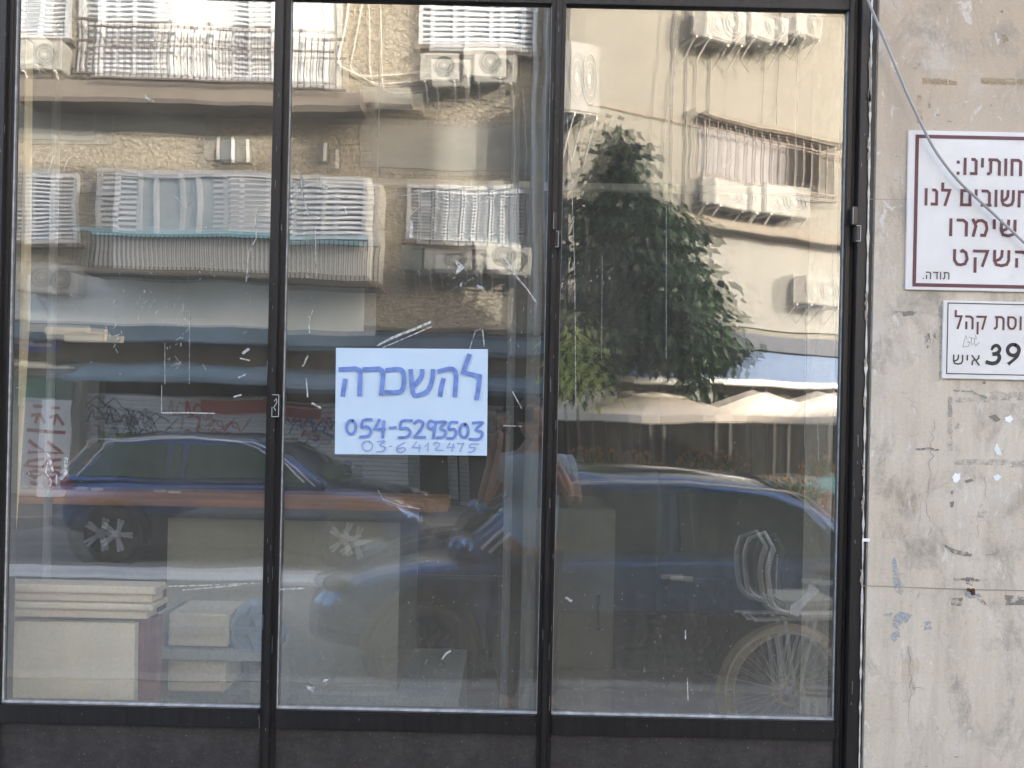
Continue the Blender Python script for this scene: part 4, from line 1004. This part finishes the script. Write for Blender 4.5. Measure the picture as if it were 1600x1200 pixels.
# ------------------------------------------------------------------ tree, sapling, umbrellas, cafe
def leaf_quad(bm, p, d, L, w, nrm):
    d = d.normalized(); sd = d.cross(nrm)
    if sd.length < 1e-3: sd = d.orthogonal()
    sd.normalize(); up = sd.cross(d)
    a = bm.verts.new(p); b = bm.verts.new(p + d * L * .45 + sd * w); c = bm.verts.new(p + d * L + up * -.15 * L); e = bm.verts.new(p + d * L * .45 - sd * w); m_ = bm.verts.new(p + d * L * .5 - up * .12 * w)
    bm.faces.new((a, b, m_)); bm.faces.new((b, c, m_)); bm.faces.new((c, e, m_)); bm.faces.new((e, a, m_))
TZ = 11.3
def crown(name, rows, Z, nclump, per, mat, parent, L=.2, depth=.8, drop=1.2, spread=.2, seed=1):
    rnd = random.Random(seed); b = MB(); tot = []
    for i in range(len(rows) - 1):
        for k_ in range(4):
            t = k_ / 4; tot.append(tuple(p + (q - p) * t for p, q in zip(rows[i], rows[i + 1])))
    wts = [r[2] - r[1] for r in tot]
    for i in range(nclump):
        y, x0, x1 = rnd.choices(tot, wts)[0]; y += rnd.uniform(-8, 8)
        f = rnd.random(); x = x0 + (x1 - x0) * f
        hw = math.sqrt(max(.05, 1 - (2 * f - 1) ** 2)) * (x1 - x0) / 2 / F * Z * depth
        c = V(x, y, Z + rnd.uniform(-hw, hw))
        for j in range(per):
            o = Vector((rnd.gauss(0, 1), rnd.gauss(0, 1), rnd.gauss(0, .7))) * spread * .6
            d = Vector((o.x * 2.4 + rnd.gauss(0, .25), o.y * 2.4 + rnd.gauss(0, .25), -drop * rnd.uniform(-.1, .9)))
            leaf_quad(b.bm, c + o, d, L * rnd.uniform(.6, 1.3), L * .27, Vector((rnd.gauss(0, 1), rnd.gauss(0, 1), 1)).normalized())
    return b.build(name, mat, parent)
base = V(978, 780, TZ); base.z = 0
tree = thing('street_tree', 'dark leafy street tree standing before the cream building', 'tree', base)
top = V(985, 330, TZ)
pts = [base, V(977, 700, TZ), V(976, 620, TZ), V(980, 540, TZ), V(990, 440, TZ), top]
b = MB(); b.tube(pts, [.14, .12, .11, .09, .06, .03], 10)
for (x0, y0, x1, y1, dz) in ((978, 560, 920, 470, .4), (980, 540, 1080, 450, -.4), (985, 470, 930, 380, -.3), (988, 450, 1060, 370, .4), (990, 420, 965, 240, 0), (982, 545, 1110, 560, .3)):
    p0, p1 = V(x0, y0, TZ), V(x1, y1, TZ + dz); b.tube([p0, p0.lerp(p1, .5) + Vector((0, 0, .1)), p1], [.06, .035, .012], 7)
b.build('trunk', 'bark', tree, smooth=True)
rows = [(206, 958, 980), (235, 950, 992), (262, 952, 1002), (290, 925, 1012), (315, 932, 1022), (335, 915, 1045), (360, 910, 1080), (400, 908, 1108), (440, 910, 1115), (480, 910, 1120), (520, 905, 1135), (545, 905, 1150), (562, 1000, 1150)]
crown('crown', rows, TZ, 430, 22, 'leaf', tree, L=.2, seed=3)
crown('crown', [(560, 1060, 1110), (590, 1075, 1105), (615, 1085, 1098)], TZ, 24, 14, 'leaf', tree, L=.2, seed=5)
sp = V(905, 790, 10.6); sp.z = 0
sap = thing('sapling', 'slim sapling with sun-coloured leaves at the left of the dark tree', 'tree', sp)
MB().tube([sp, V(906, 680, 10.6), V(898, 560, 10.6), V(896, 500, 10.6)], [.03, .025, .018, .01], 7).build('trunk', 'bark', sap)
crown('crown', [(490, 890, 902), (530, 885, 915), (560, 872, 940), (585, 872, 950), (604, 885, 925)], 10.6, 40, 7, 'leaf_sun_tint', sap, L=.17, seed=9, spread=.25)
crown('shade_tinted_crown', [(550, 900, 950), (575, 905, 950), (596, 900, 930)], 10.8, 26, 9, 'leaf', sap, L=.17, seed=12, spread=.25)  # darker leaf colour paints the shaded part of the sapling

up = thing('cafe_umbrella', 'cream cafe umbrella', 'umbrella', (0, 0, 0), local=True, group='cream cafe umbrellas on the far pavement')
b = MB(); n = 8; apex = b.bm.verts.new((0, 0, 2.62)); rim = []; mid = []; val = []
for i in range(n):
    a = 2 * math.pi * i / n; rim.append(b.bm.verts.new((1.3 * math.cos(a), 1.3 * math.sin(a), 2.13))); val.append(b.bm.verts.new((1.31 * math.cos(a), 1.31 * math.sin(a), 2.0)))
    mid.append(b.bm.verts.new((.65 * math.cos(a), .65 * math.sin(a), 2.39)))
for i in range(n):
    j = (i + 1) % n; b.bm.faces.new((apex, mid[i], mid[j])); b.bm.faces.new((mid[i], rim[i], rim[j], mid[j])); b.bm.faces.new((rim[i], val[i], val[j], rim[j]))
b.build('canopy', 'canvas', up)
MB().tube([(0, 0, .03), (0, 0, 2.7)], .022, 8).build('pole', 'ledge', up)
MB().lathe((0, 0, 0), [(.3, .0), (.3, .05), (.1, .09), (.04, .15)], 16).build('base', 'dark_metal', up)
m = MB()
for i in range(n):
    a = 2 * math.pi * i / n; m.bar((0, 0, 2.25), (.62 * math.cos(a), .62 * math.sin(a), 2.36), .015, .015)
m.build('ribs', 'rail_rust', up)
for i, (px, Z, sc, lab) in enumerate(((948, 12.4, .95, 'cream cafe umbrella at the left, half behind its neighbour'), (1022, 11.5, 1.0, 'large cream cafe umbrella in front beside the tree trunk'), (1196, 12.6, .95, 'cream cafe umbrella in the middle of the row under the blue awning'), (1300, 12.2, .95, 'cream cafe umbrella at the far right end of the row'))):
    o = up if i == 0 else copy_tree(up)
    q = V(px, 650, Z); o.location = (q.x, q.y, 0); o.scale = (sc, sc, .8); o.rotation_euler = (0, 0, .3 * i); o['label'] = lab
ctb = thing('cafe_table', 'cafe table', 'table', (0, 0, 0), local=True, group='cafe tables with blue cloths')
MB().box(-.55, .55, -.35, .35, .72, .745).build('top', 'cyan_cloth', ctb, bevel=.006); MB().box(-.56, .56, .352, .362, .55, .72).build('cloth_edge', 'cyan_cloth', ctb)
for x in (-.48, .48):
    for y in (-.28, .28): MB().tube([(x, y, 0), (x, y, .719)], .02, 6).build('leg', 'dark_metal', ctb)
for i, (px, Z, lab) in enumerate(((1130, 11.2, 'cafe table with a blue cloth nearest the tree'), (1205, 11.6, 'cafe table with a blue cloth beside the flower tubs'), (1290, 12.0, 'cafe table with a blue cloth at the right end'))):
    o = ctb if i == 0 else copy_tree(ctb); q = V(px, 700, Z); o.location = (q.x, q.y, 0); o['label'] = lab
pt = thing('flower_pot', 'flower pot', 'plant', (0, 0, 0), local=True, group='flower pots along the cafe')
MB().lathe((0, 0, 0), [(.12, 0), (.18, .35), (.2, .36), (.2, .4), (.15, .4)], 14).build('pot', 'pot', pt)
b = MB(); rr = random.Random(4)
for i in range(160):
    d = Vector((rr.gauss(0, 1), rr.gauss(0, 1), rr.uniform(.2, 1.6))).normalized(); leaf_quad(b.bm, Vector((0, 0, .4)) + d * rr.uniform(.02, .25), d, .12, .03, Vector((0, 0, 1)))
b.build('leaves', 'leaf_fern', pt)
b = MB()
for i in range(14):
    d = Vector((rr.gauss(0, 1), rr.gauss(0, 1), rr.uniform(.6, 1.6))).normalized(); b.ball(Vector((0, 0, .42)) + d * .3, .035, .035, .03, 1)
b.build('flowers', 'flower', pt)
for i, (px, Z) in enumerate(((1170, 11.0), (1225, 10.9), (1265, 11.0), (1010, 12.6), (955, 12.9), (925, 12.9), (1105, 12.7), (1145, 12.9), (1300, 12.4))):
    o = pt if i == 0 else copy_tree(pt); q = V(px, 700, Z); o.location = (q.x, q.y, 0); o.scale = (1, 1, 1.5) if i > 2 else (1, 1, 1.15)
    o['label'] = ('flower pot with orange blooms nearest the tree', 'flower pot with orange blooms between two others', 'flower pot with orange blooms at the right end', 'tall flower pot right of the tree trunk', 'tall flower pot just left of the tree trunk', 'tall flower pot by the sapling', 'tall flower pot behind the table nearest the tree', 'tall flower pot under the middle umbrella', 'tall flower pot at the far right end of the cafe')[i]

# ------------------------------------------------------------------ cars
def car(name, label, cat, paint, loc, rz, Lf, Lr, wheelbase, roof, belt, prof_hood, cab, half=.87, group=None, r=.32, rim='alloy'):
    """x forward; prof_hood: list of (x, ztop, halfwidth) stations; cab: (xa, xb, xc, xd) windscreen base, roof front, roof rear, rear window base"""
    t = thing(name, label, cat, loc, rz, group, local=True)
    b = MB(); rings = []
    for (x, z, w, zb) in prof_hood:
        pr_ = [(w * .86, zb), (w * .97, zb + .12), (w, zb + (z - zb) * .55), (w * .985, z - .1), (w * .93, z - .03), (w * .7, z), (0, z + .02)]
        ring = [(x, yy, zz) for yy, zz in pr_] + [(x, -yy, zz) for yy, zz in pr_[-2::-1]]
        rings.append([b.bm.verts.new(p) for p in ring])
    for A, Bq in zip(rings, rings[1:]):
        for j in range(len(A) - 1): b.bm.faces.new((A[j], A[j + 1], Bq[j + 1], Bq[j]))
        b.bm.faces.new((A[-1], A[0], Bq[0], Bq[-1]))
    b.bm.faces.new(rings[0]); b.bm.faces.new(rings[-1][::-1])
    b.build('body', paint, t, smooth=True, subsurf=1)
    xa, xb, xc, xd = cab; wb, wt = half * .93, half * .72
    c = MB(); st = [(xa, belt, .02), (xa + (xb - xa) * .5, belt + (roof - belt) * .6, .6), (xb, roof - .02, .97), ((xb + xc) / 2, roof + .015, 1), (xc, roof - .03, .95), (xc + (xd - xc) * .5, belt + (roof - belt) * .6, .6), (xd, belt, .02)]
    rs = []
    for x, z, f in st:
        wtop = wb + (wt - wb) * f
        ring = [(x, wb, belt - .03), (x, wtop + .02, max(belt, z - .07)), (x, wtop * .95, z - .02), (x, wtop * .6, z + .01), (x, 0, z + .02), (x, -wtop * .6, z + .01), (x, -wtop * .95, z - .02), (x, -wtop - .02, max(belt, z - .07)), (x, -wb, belt - .03)]
        rs.append([c.bm.verts.new(p) for p in ring])
    for A, Bq in zip(rs, rs[1:]):
        for j in range(len(A) - 1): c.bm.faces.new((A[j], A[j + 1], Bq[j + 1], Bq[j]))
    c.build('cabin', paint, t, smooth=True)
    def yw(z): return wb + (wt + .02 - wb) * max(0, min(1, (z - belt) / (roof - .07 - belt))) + .014
    zt = roof - .1; zb_ = belt + .03
    xs = [xa + (xb - xa) * .25, xb - .02, (xb + xc) / 2, xc + (xd - xc) * .05, xd - (xd - xc) * .3]
    for s in (1, -1):
        mid_ = (xb + xc) / 2 - .05
        for poly in ([(xs[0], zb_), (xa + (xb - xa) * .92, zt - .05), (xb - .1, zt), (mid_ + .04, zt), (mid_ + .04, zb_)], [(mid_ - .04, zb_), (mid_ - .04, zt), (xc, zt), (xc + (xd - xc) * .35, zt - .1), (xs[4] , zb_)]):
            g = MB(); vs = [g.bm.verts.new((x, s * yw(z), z)) for x, z in poly]; g.bm.faces.new(vs); g.build('side_window', 'car_glass', t)
        b2 = MB(); b2.tube(smooth([(xs[0] - .04, s * (yw(zb_) + .004), zb_), (xb - .12, s * (yw(zt) + .004), zt + .035), (xc, s * (yw(zt) + .004), zt + .035), (xc + (xd - xc) * .4, s * (yw(zt - .1) + .004), zt - .08), (xs[4] - .06, s * (yw(zb_) + .006), zb_)], 4), .011, 6); b2.build('window_trim', 'chrome', t)
        b2 = MB(); b2.ball((xs[0] + .1, s * (half + .1), belt + .08), .07, .1, .07, 2); b2.build('side_mirror', paint, t, smooth=True)
        hx = prof_hood[-2][0]
        b2 = MB(); b2.ball((hx - .1, s * half * .72, belt - .22), .16, .16, .07, 2); b2.build('headlight', 'lamp_glass', t, smooth=True)
        b2 = MB(); b2.ball((prof_hood[0][0] + .08, s * half * .78, belt - .08), .1, .13, .09, 2); b2.build('tail_light', 'graf_red', t, smooth=True)
        for x in (mid_, mid_ - .9): b2 = MB(); b2.box(x - .1, x + .04, s * (half + .004) - .012, s * (half + .004) + .012, belt - .14, belt - .11); b2.build('door_handle', 'chrome', t, bevel=.005)
    def glassq(x0, z0, x1, z1, nm):
        g = MB(); dn = .02 * (1 if x0 > x1 else -1)
        g.quad((x0 + dn, wb * .86, z0 + .03), (x0 + dn, -wb * .86, z0 + .03), (x1 + dn, -wt * .84, z1), (x1 + dn, wt * .84, z1)); g.build(nm, 'car_glass', t, solid=.004)
    glassq(xa, belt + .01, xb, roof - .0, 'windscreen'); glassq(xd, belt + .01, xc, roof - .0, 'rear_window')
    for x in (wheelbase / 2, -wheelbase / 2):
        for s in (1, -1):
            y = s * (half - .06)
            ar = MB(); ar.disc((x, s * (half + .006), r + .02), (0, 1, 0), r + .07, 28); ar.build('wheel_arch', 'car_trim', t)
            w_ = MB(); w_.ring((x, y + s * .04, r), (0, 1, 0), r - .075, .075, 32, 10); w_.disc((x, y + s * .07, r), (0, 1, 0), r - .07, 28); wo = w_.build('wheel', 'tyre', t, smooth=True)
            ri = MB(); yy = y + s * .085; ri.ring((x, yy, r), (0, 1, 0), r - .095, .022, 32, 6); ri.disc((x, yy + s * .01, r), (0, 1, 0), .06, 16)
            for k_ in range(5):
                for dq in (-.13, .13):
                    a = 2 * math.pi * k_ / 5 + dq; ri.bar((x + .03 * math.cos(a), yy, r + .03 * math.sin(a)), (x + (r - .1) * math.cos(a), yy, r + (r - .1) * math.sin(a)), .03, .03, (0, 1, 0))
            ri.build('rim', rim, wo)
    cl = MB()
    for s in (1, -1):
        n0 = prof_hood[1][0] + .15; n1 = prof_hood[-2][0] - .05; segs = [(n0, -wheelbase / 2 - r - .09), (-wheelbase / 2 + r + .09, wheelbase / 2 - r - .09)]
        for (q0, q1) in segs[1:]: cl.prism([(q0, s * (half - .03), .2), (q1, s * (half - .03), .2), (q1, s * (half + .016), .26), (q1, s * (half + .016), .56), (q0, s * (half + .016), .56), (q0, s * (half + .016), .26)], (0, 0, .001)) if 0 else cl.box(q0, q1, min(s * (half - .03), s * (half + .014)), max(s * (half - .03), s * (half + .014)), .2, .58)
    cl.build('lower_side_shade', 'car_trim', t, bevel=.012)  # dark strip added; shade on the lower sides put into its colour
    return t
# blue saloon at the near kerb, facing left in the mirror
car('parked_car', 'blue saloon parked at the near kerb behind the photographer', 'car', 'car_blue', (.75, -.93 - .88, RZ), math.pi, 0, 0, 2.62, 1.44, .93,
    [(-2.15, .72, .7, .35), (-2.05, .9, .8, .25), (-1.5, .97, .87, .2), (-.5, .95, .88, .19), (.6, .94, .88, .19), (1.05, .93, .87, .2), (1.6, .84, .84, .2), (2.0, .72, .76, .22), (2.15, .55, .66, .28)],
    (1.15, .45, -1.0, -1.75), half=.88, group='cars parked along both kerbs', rim='car_trim')
car('parked_car', 'dark blue estate with silver alloy wheels parked at the far kerb', 'car', 'car_dark', (-3.24, -5.0 - .9, RZ), 0, 0, 0, 2.66, 1.46, .95,
    [(-2.1, .7, .74, .35), (-2.05, .93, .84, .25), (-1.5, .97, .89, .2), (0, .95, .9, .19), (1.0, .95, .89, .19), (1.5, .9, .87, .2), (1.95, .78, .8, .22), (2.18, .6, .68, .28)],
    (1.05, .25, -1.45, -1.95), half=.9, group='cars parked along both kerbs')

# ------------------------------------------------------------------ bicycle with child seat
bx = V(1230, 1084, 3.88); bk = thing('bicycle', 'bicycle with cream tyres and a chrome child seat at the right', 'bicycle', (bx.x, bx.y, 0), R(-6), local=True)
r = .335
for x, nm in ((0, 'rear'), (1.08, 'front')):
    w_ = MB(); w_.ring((x, 0, r), (0, 1, 0), r - .021, .021, 48, 8); wo = w_.build('wheel', 'cream_rubber', bk, smooth=True)
    ri = MB(); ri.ring((x, 0, r), (0, 1, 0), r - .045, .009, 48, 6); ri.build('rim', 'chrome', wo, smooth=True)
    ri = MB()
    for k_ in range(28):
        a = 2 * math.pi * k_ / 28; ri.tube([(x + .02 * math.cos(a + .8), .02 * (-1) ** k_, r + .02 * math.sin(a + .8)), (x + (r - .045) * math.cos(a), 0, r + (r - .045) * math.sin(a))], .0014, 4)
    ri.tube([(x, -.05, r), (x, .05, r)], .022, 10); ri.build('spokes', 'chrome', wo)
    f = MB(); pts = [(x + (r + .025) * math.cos(a), 0, r + (r + .025) * math.sin(a)) for a in [R(20 + 9 * i) for i in range(17)]]
    for p0, p1 in zip(pts, pts[1:]): f.bar(p0, p1, .05, .004, (0, 1, 0))
    f.build('mudguard', 'black_plastic', bk)
f = MB(); bb_ = (.45, 0, .29); sc_ = (.3, 0, .82); hd, hd2 = (.92, 0, .85), (.96, 0, .68); 
f.tube([bb_, sc_], .016, 8); f.tube([bb_, hd2], .02, 8); f.tube([(.33, 0, .72), hd], .016, 8); f.tube([hd2, hd], .02, 8)
for y in (-.05, .05):
    f.tube([(0, y, r), (.42, y * .6, .29)], .009, 6); f.tube([(0, y, r), (.33, y * .4, .72)], .009, 6); f.tube([(1.08, y, r), (.97, y, .66)], .012, 6)
f.build('frame', 'black_plastic', bk, smooth=True)
f = MB(); f.tube([hd, (.9, 0, .98)], .012, 8); f.tube(smooth([(.72, -.28, 1.0), (.85, -.26, 1.05), (.92, -.1, 1.0), (.92, .1, 1.0), (.85, .26, 1.05), (.72, .28, 1.0)], 4), .011, 8); f.build('handlebar', 'chrome', bk, smooth=True)
f = MB(); f.ball((.26, 0, .93), .13, .075, .035, 2); f.tube([sc_, (.27, 0, .92)], .013, 8); f.build('saddle', 'leather', bk, smooth=True)
f = MB()
for y in (-.07, .07):
    f.tube([(0, y, r), (-.06, y, .71)], .011, 6); f.tube([(.02, y, r), (.1, y, .71)], .009, 6); f.tube([(-.22, y, .71), (.28, y, .71)], .006, 6)
for x in (-.2, -.05, .1): f.tube([(x, -.07, .71), (x, .07, .71)], .005, 6)
f.build('rack', 'chrome', bk)
f = MB()
prof = smooth([(-.16, 1.08), (-.185, 1.0), (-.18, .9), (-.16, .81), (-.1, .765), (.0, .752), (.22, .75)], 5)
for y in (-.14, .14): f.tube([(x, y, z) for x, z in prof], .013, 8)
f.tube([(prof[0][0], -.14, prof[0][1]), (prof[0][0] + .02, 0, prof[0][1] + .05), (prof[0][0], .14, prof[0][1])], .009, 8)
cs = f.build('child_seat', 'chrome', bk, smooth=True)
f = MB(); f.box(-.1, .22, -.13, .13, .765, .81); f.build('seat_pad', 'counter_grey', cs, bevel=.012)
f = MB(); f.prism([(-.17, -.13, .84), (-.14, -.13, .84), (-.15, -.13, 1.07), (-.175, -.13, 1.06)], (0, .26, 0)); f.build('back_pad', 'leather', cs, bevel=.008)
f = MB()
for i in range(14):
    f.ball((-.08 + i * .022, .133, .788), .006, .004, .006, 1); f.ball((-.14, .133 , .86 + i * .014), .006, .004, .005, 1)
f.build('studs', 'chrome', cs)
f = MB(); f.ring((.45, .06, .29), (0, 1, 0), .09, .006, 24, 6); f.bar((.45, .08, .29), (.52, .08, .14), .016, .012); f.bar((.45, -.08, .29), (.38, -.08, .44), .016, .012); f.box(.47, .57, .085, .16, .12, .14); f.build('crank', 'chrome', bk)
f = MB(); f.ring((0, .05, r), (0, 1, 0), .06, .008, 20, 6); f.build('sprocket', 'cream_rubber', bk)
f = MB(); f.tube([(.12, .06, .3), (.04, .22, .01)], .009, 6); f.build('kickstand', 'chrome', bk)

# ------------------------------------------------------------------ the photographer
PX, PY = .12, -.36
pe = thing('person', 'person in a light blue shirt photographing the shopfront with a phone', 'person', (PX, PY, 0))
def skin(name, verts, edges, radii, mat, parent, sub=2):
    me = bpy.data.meshes.new(name); me.from_pydata([Vector(v) for v in verts], edges, []); me.update()
    o = bpy.data.objects.new(name, me); COL.objects.link(o); md = o.modifiers.new('Skin', 'SKIN'); md.use_smooth_shade = True
    md2 = o.modifiers.new('Subdivision', 'SUBSURF'); md2.levels = md2.render_levels = sub
    for i, rr in enumerate(radii): me.skin_vertices[0].data[i].radius = rr if isinstance(rr, tuple) else (rr, rr)
    me.skin_vertices[0].data[0].use_root = True
    bpy.context.view_layer.update()
    m2 = bpy.data.meshes.new_from_object(o.evaluated_get(bpy.context.evaluated_depsgraph_get())); bpy.data.objects.remove(o)
    for p in m2.polygons: p.use_smooth = True
    m2.materials.clear(); m2.materials.append(M[mat])
    o2 = bpy.data.objects.new(name, m2); COL.objects.link(o2); o2.parent = parent; return o2
# local to the base; +y is towards the shop. phone at (-PX, -PY)
ph = Vector((-.085, .335, 1.70))
hl, hr_ = ph + Vector((-.075, .0, -.01)), ph + Vector((.085, 0, -.02))
verts = [(0, 0, .95), (0, .01, 1.1), (0, 0, 1.28), (0, -.01, 1.42), (0, 0, 1.5), (0, .02, 1.57),
         (-.19, 0, 1.42), (-.27, .1, 1.2), tuple(hl + Vector((-.02, -.07, -.08))), (.19, 0, 1.42), (.25, .1, 1.2), tuple(hr_ + Vector((.02, -.07, -.08))),
         (-.1, 0, .88), (-.11, .02, .5), (-.12, -.02, .1), (-.13, .1, .05), (.1, 0, .88), (.11, .02, .5), (.12, -.02, .1), (.13, .1, .05)]
edges = [(0, 1), (1, 2), (2, 3), (3, 4), (4, 5), (3, 6), (6, 7), (7, 8), (3, 9), (9, 10), (10, 11), (0, 12), (12, 13), (13, 14), (14, 15), (0, 16), (16, 17), (17, 18), (18, 19)]
rad = [(.15, .11), (.14, .1), (.16, .11), (.13, .09), .058, .055, .06, .045, .03, .06, .045, .03, .085, .06, .042, .04, .085, .06, .042, .04]
body = skin('body', verts, edges, rad, 'skin', pe)
hd_ = MB(); hd_.ball((0, .03, 1.67), .075, .095, .115, 3); hd_.ball((0, .125, 1.66), .014, .02, .022, 2)
for s in (-1, 1): hd_.ball((s * .076, .02, 1.665), .012, .022, .03, 2)
hd_.ball((0, .07, 1.585), .045, .045, .03, 2); 
h_ = hd_.build('head', 'skin', pe, smooth=True, shift=False)
for s in (-1, 1): MB().ball((s * .03, .115, 1.685), .012, .008, .007, 2).build('eye', 'black_print', h_, shift=False)
MB().ball((0, .12, 1.615), .025, .008, .006, 2).build('mouth', 'banner_red', h_, shift=False)
hb = MB(); hb.ball((0, .005, 1.71), .084, .098, .095, 3); hb.build('hair', 'hair', h_, smooth=True, shift=False)
skin('shirt', [(0, 0, .9), (0, .01, 1.1), (0, 0, 1.28), (0, -.01, 1.42), (0, 0, 1.475), (-.19, 0, 1.42), (-.24, .055, 1.3), (.19, 0, 1.42), (.23, .055, 1.3)],
     [(0, 1), (1, 2), (2, 3), (3, 4), (3, 5), (5, 6), (3, 7), (7, 8)], [(.175, .13), (.165, .12), (.18, .13), (.15, .11), .068, .078, .07, .078, .07], 'shirt', pe)
skin('trousers', [(0, 0, .95), (-.1, 0, .86), (-.11, .02, .5), (-.12, -.02, .08), (.1, 0, .86), (.11, .02, .5), (.12, -.02, .08)], [(0, 1), (1, 2), (2, 3), (0, 4), (4, 5), (5, 6)],
     [(.165, .12), .1, .075, .065, .1, .075, .065], 'trousers', pe)
for s in (-1, 1):
    b = MB(); b.ball((s * .125, .06, .045), .05, .14, .045, 2); b.build('shoe', 'black_plastic', pe, smooth=True, shift=False)
# hands: palm with five fingers each, holding the phone edges
for s, hp in ((-1, hl), (1, hr_)):
    wr = hp + Vector((s * .02, -.07, -.08)); pm = hp + Vector((s * .022, -.012, -.02))
    vs = [tuple(wr), tuple(wr.lerp(pm, .6)), tuple(pm)]; es = [(0, 1), (1, 2)]; rs_ = [.027, .03, .028]
    for k_ in range(4):
        dz = .022 - k_ * .017; n0 = len(vs); ln = (.05, .056, .052, .042)[k_]
        vs += [tuple(pm + Vector((s * .006, .014, dz))), tuple(pm + Vector((s * -.002, .03, dz + .004))), tuple(pm + Vector((-s * .03, .028, dz + .006)))]
        es += [(2, n0), (n0, n0 + 1), (n0 + 1, n0 + 2)]; rs_ += [.01, .009, .0075]
    n0 = len(vs); vs += [tuple(pm + Vector((-s * .01, -.012, -.012))), tuple(pm + Vector((-s * .035, -.012, .012)))]; es += [(1, n0), (n0, n0 + 1)]; rs_ += [.012, .009]
    skin('hand', vs, es, rs_, 'skin', pe, 1)
phn = thing('phone', 'dark phone held up in both hands of the photographer', 'phone', (PX + ph.x, PY + ph.y, ph.z - .04))
q = phn.location
MB().box(q.x - .08, q.x + .08, -.035, -.027, q.z, q.z + .078).build('case', 'black_plastic', phn, bevel=.004)
MB().box(q.x + .055, q.x + .075, -.0268, -.025, q.z + .045, q.z + .072).build('camera_bump', 'car_trim', phn)
for o in LOCALS:
    if '_local' in o: del o['_local']
for o in bpy.data.objects:
    if '_local' in o: del o['_local']
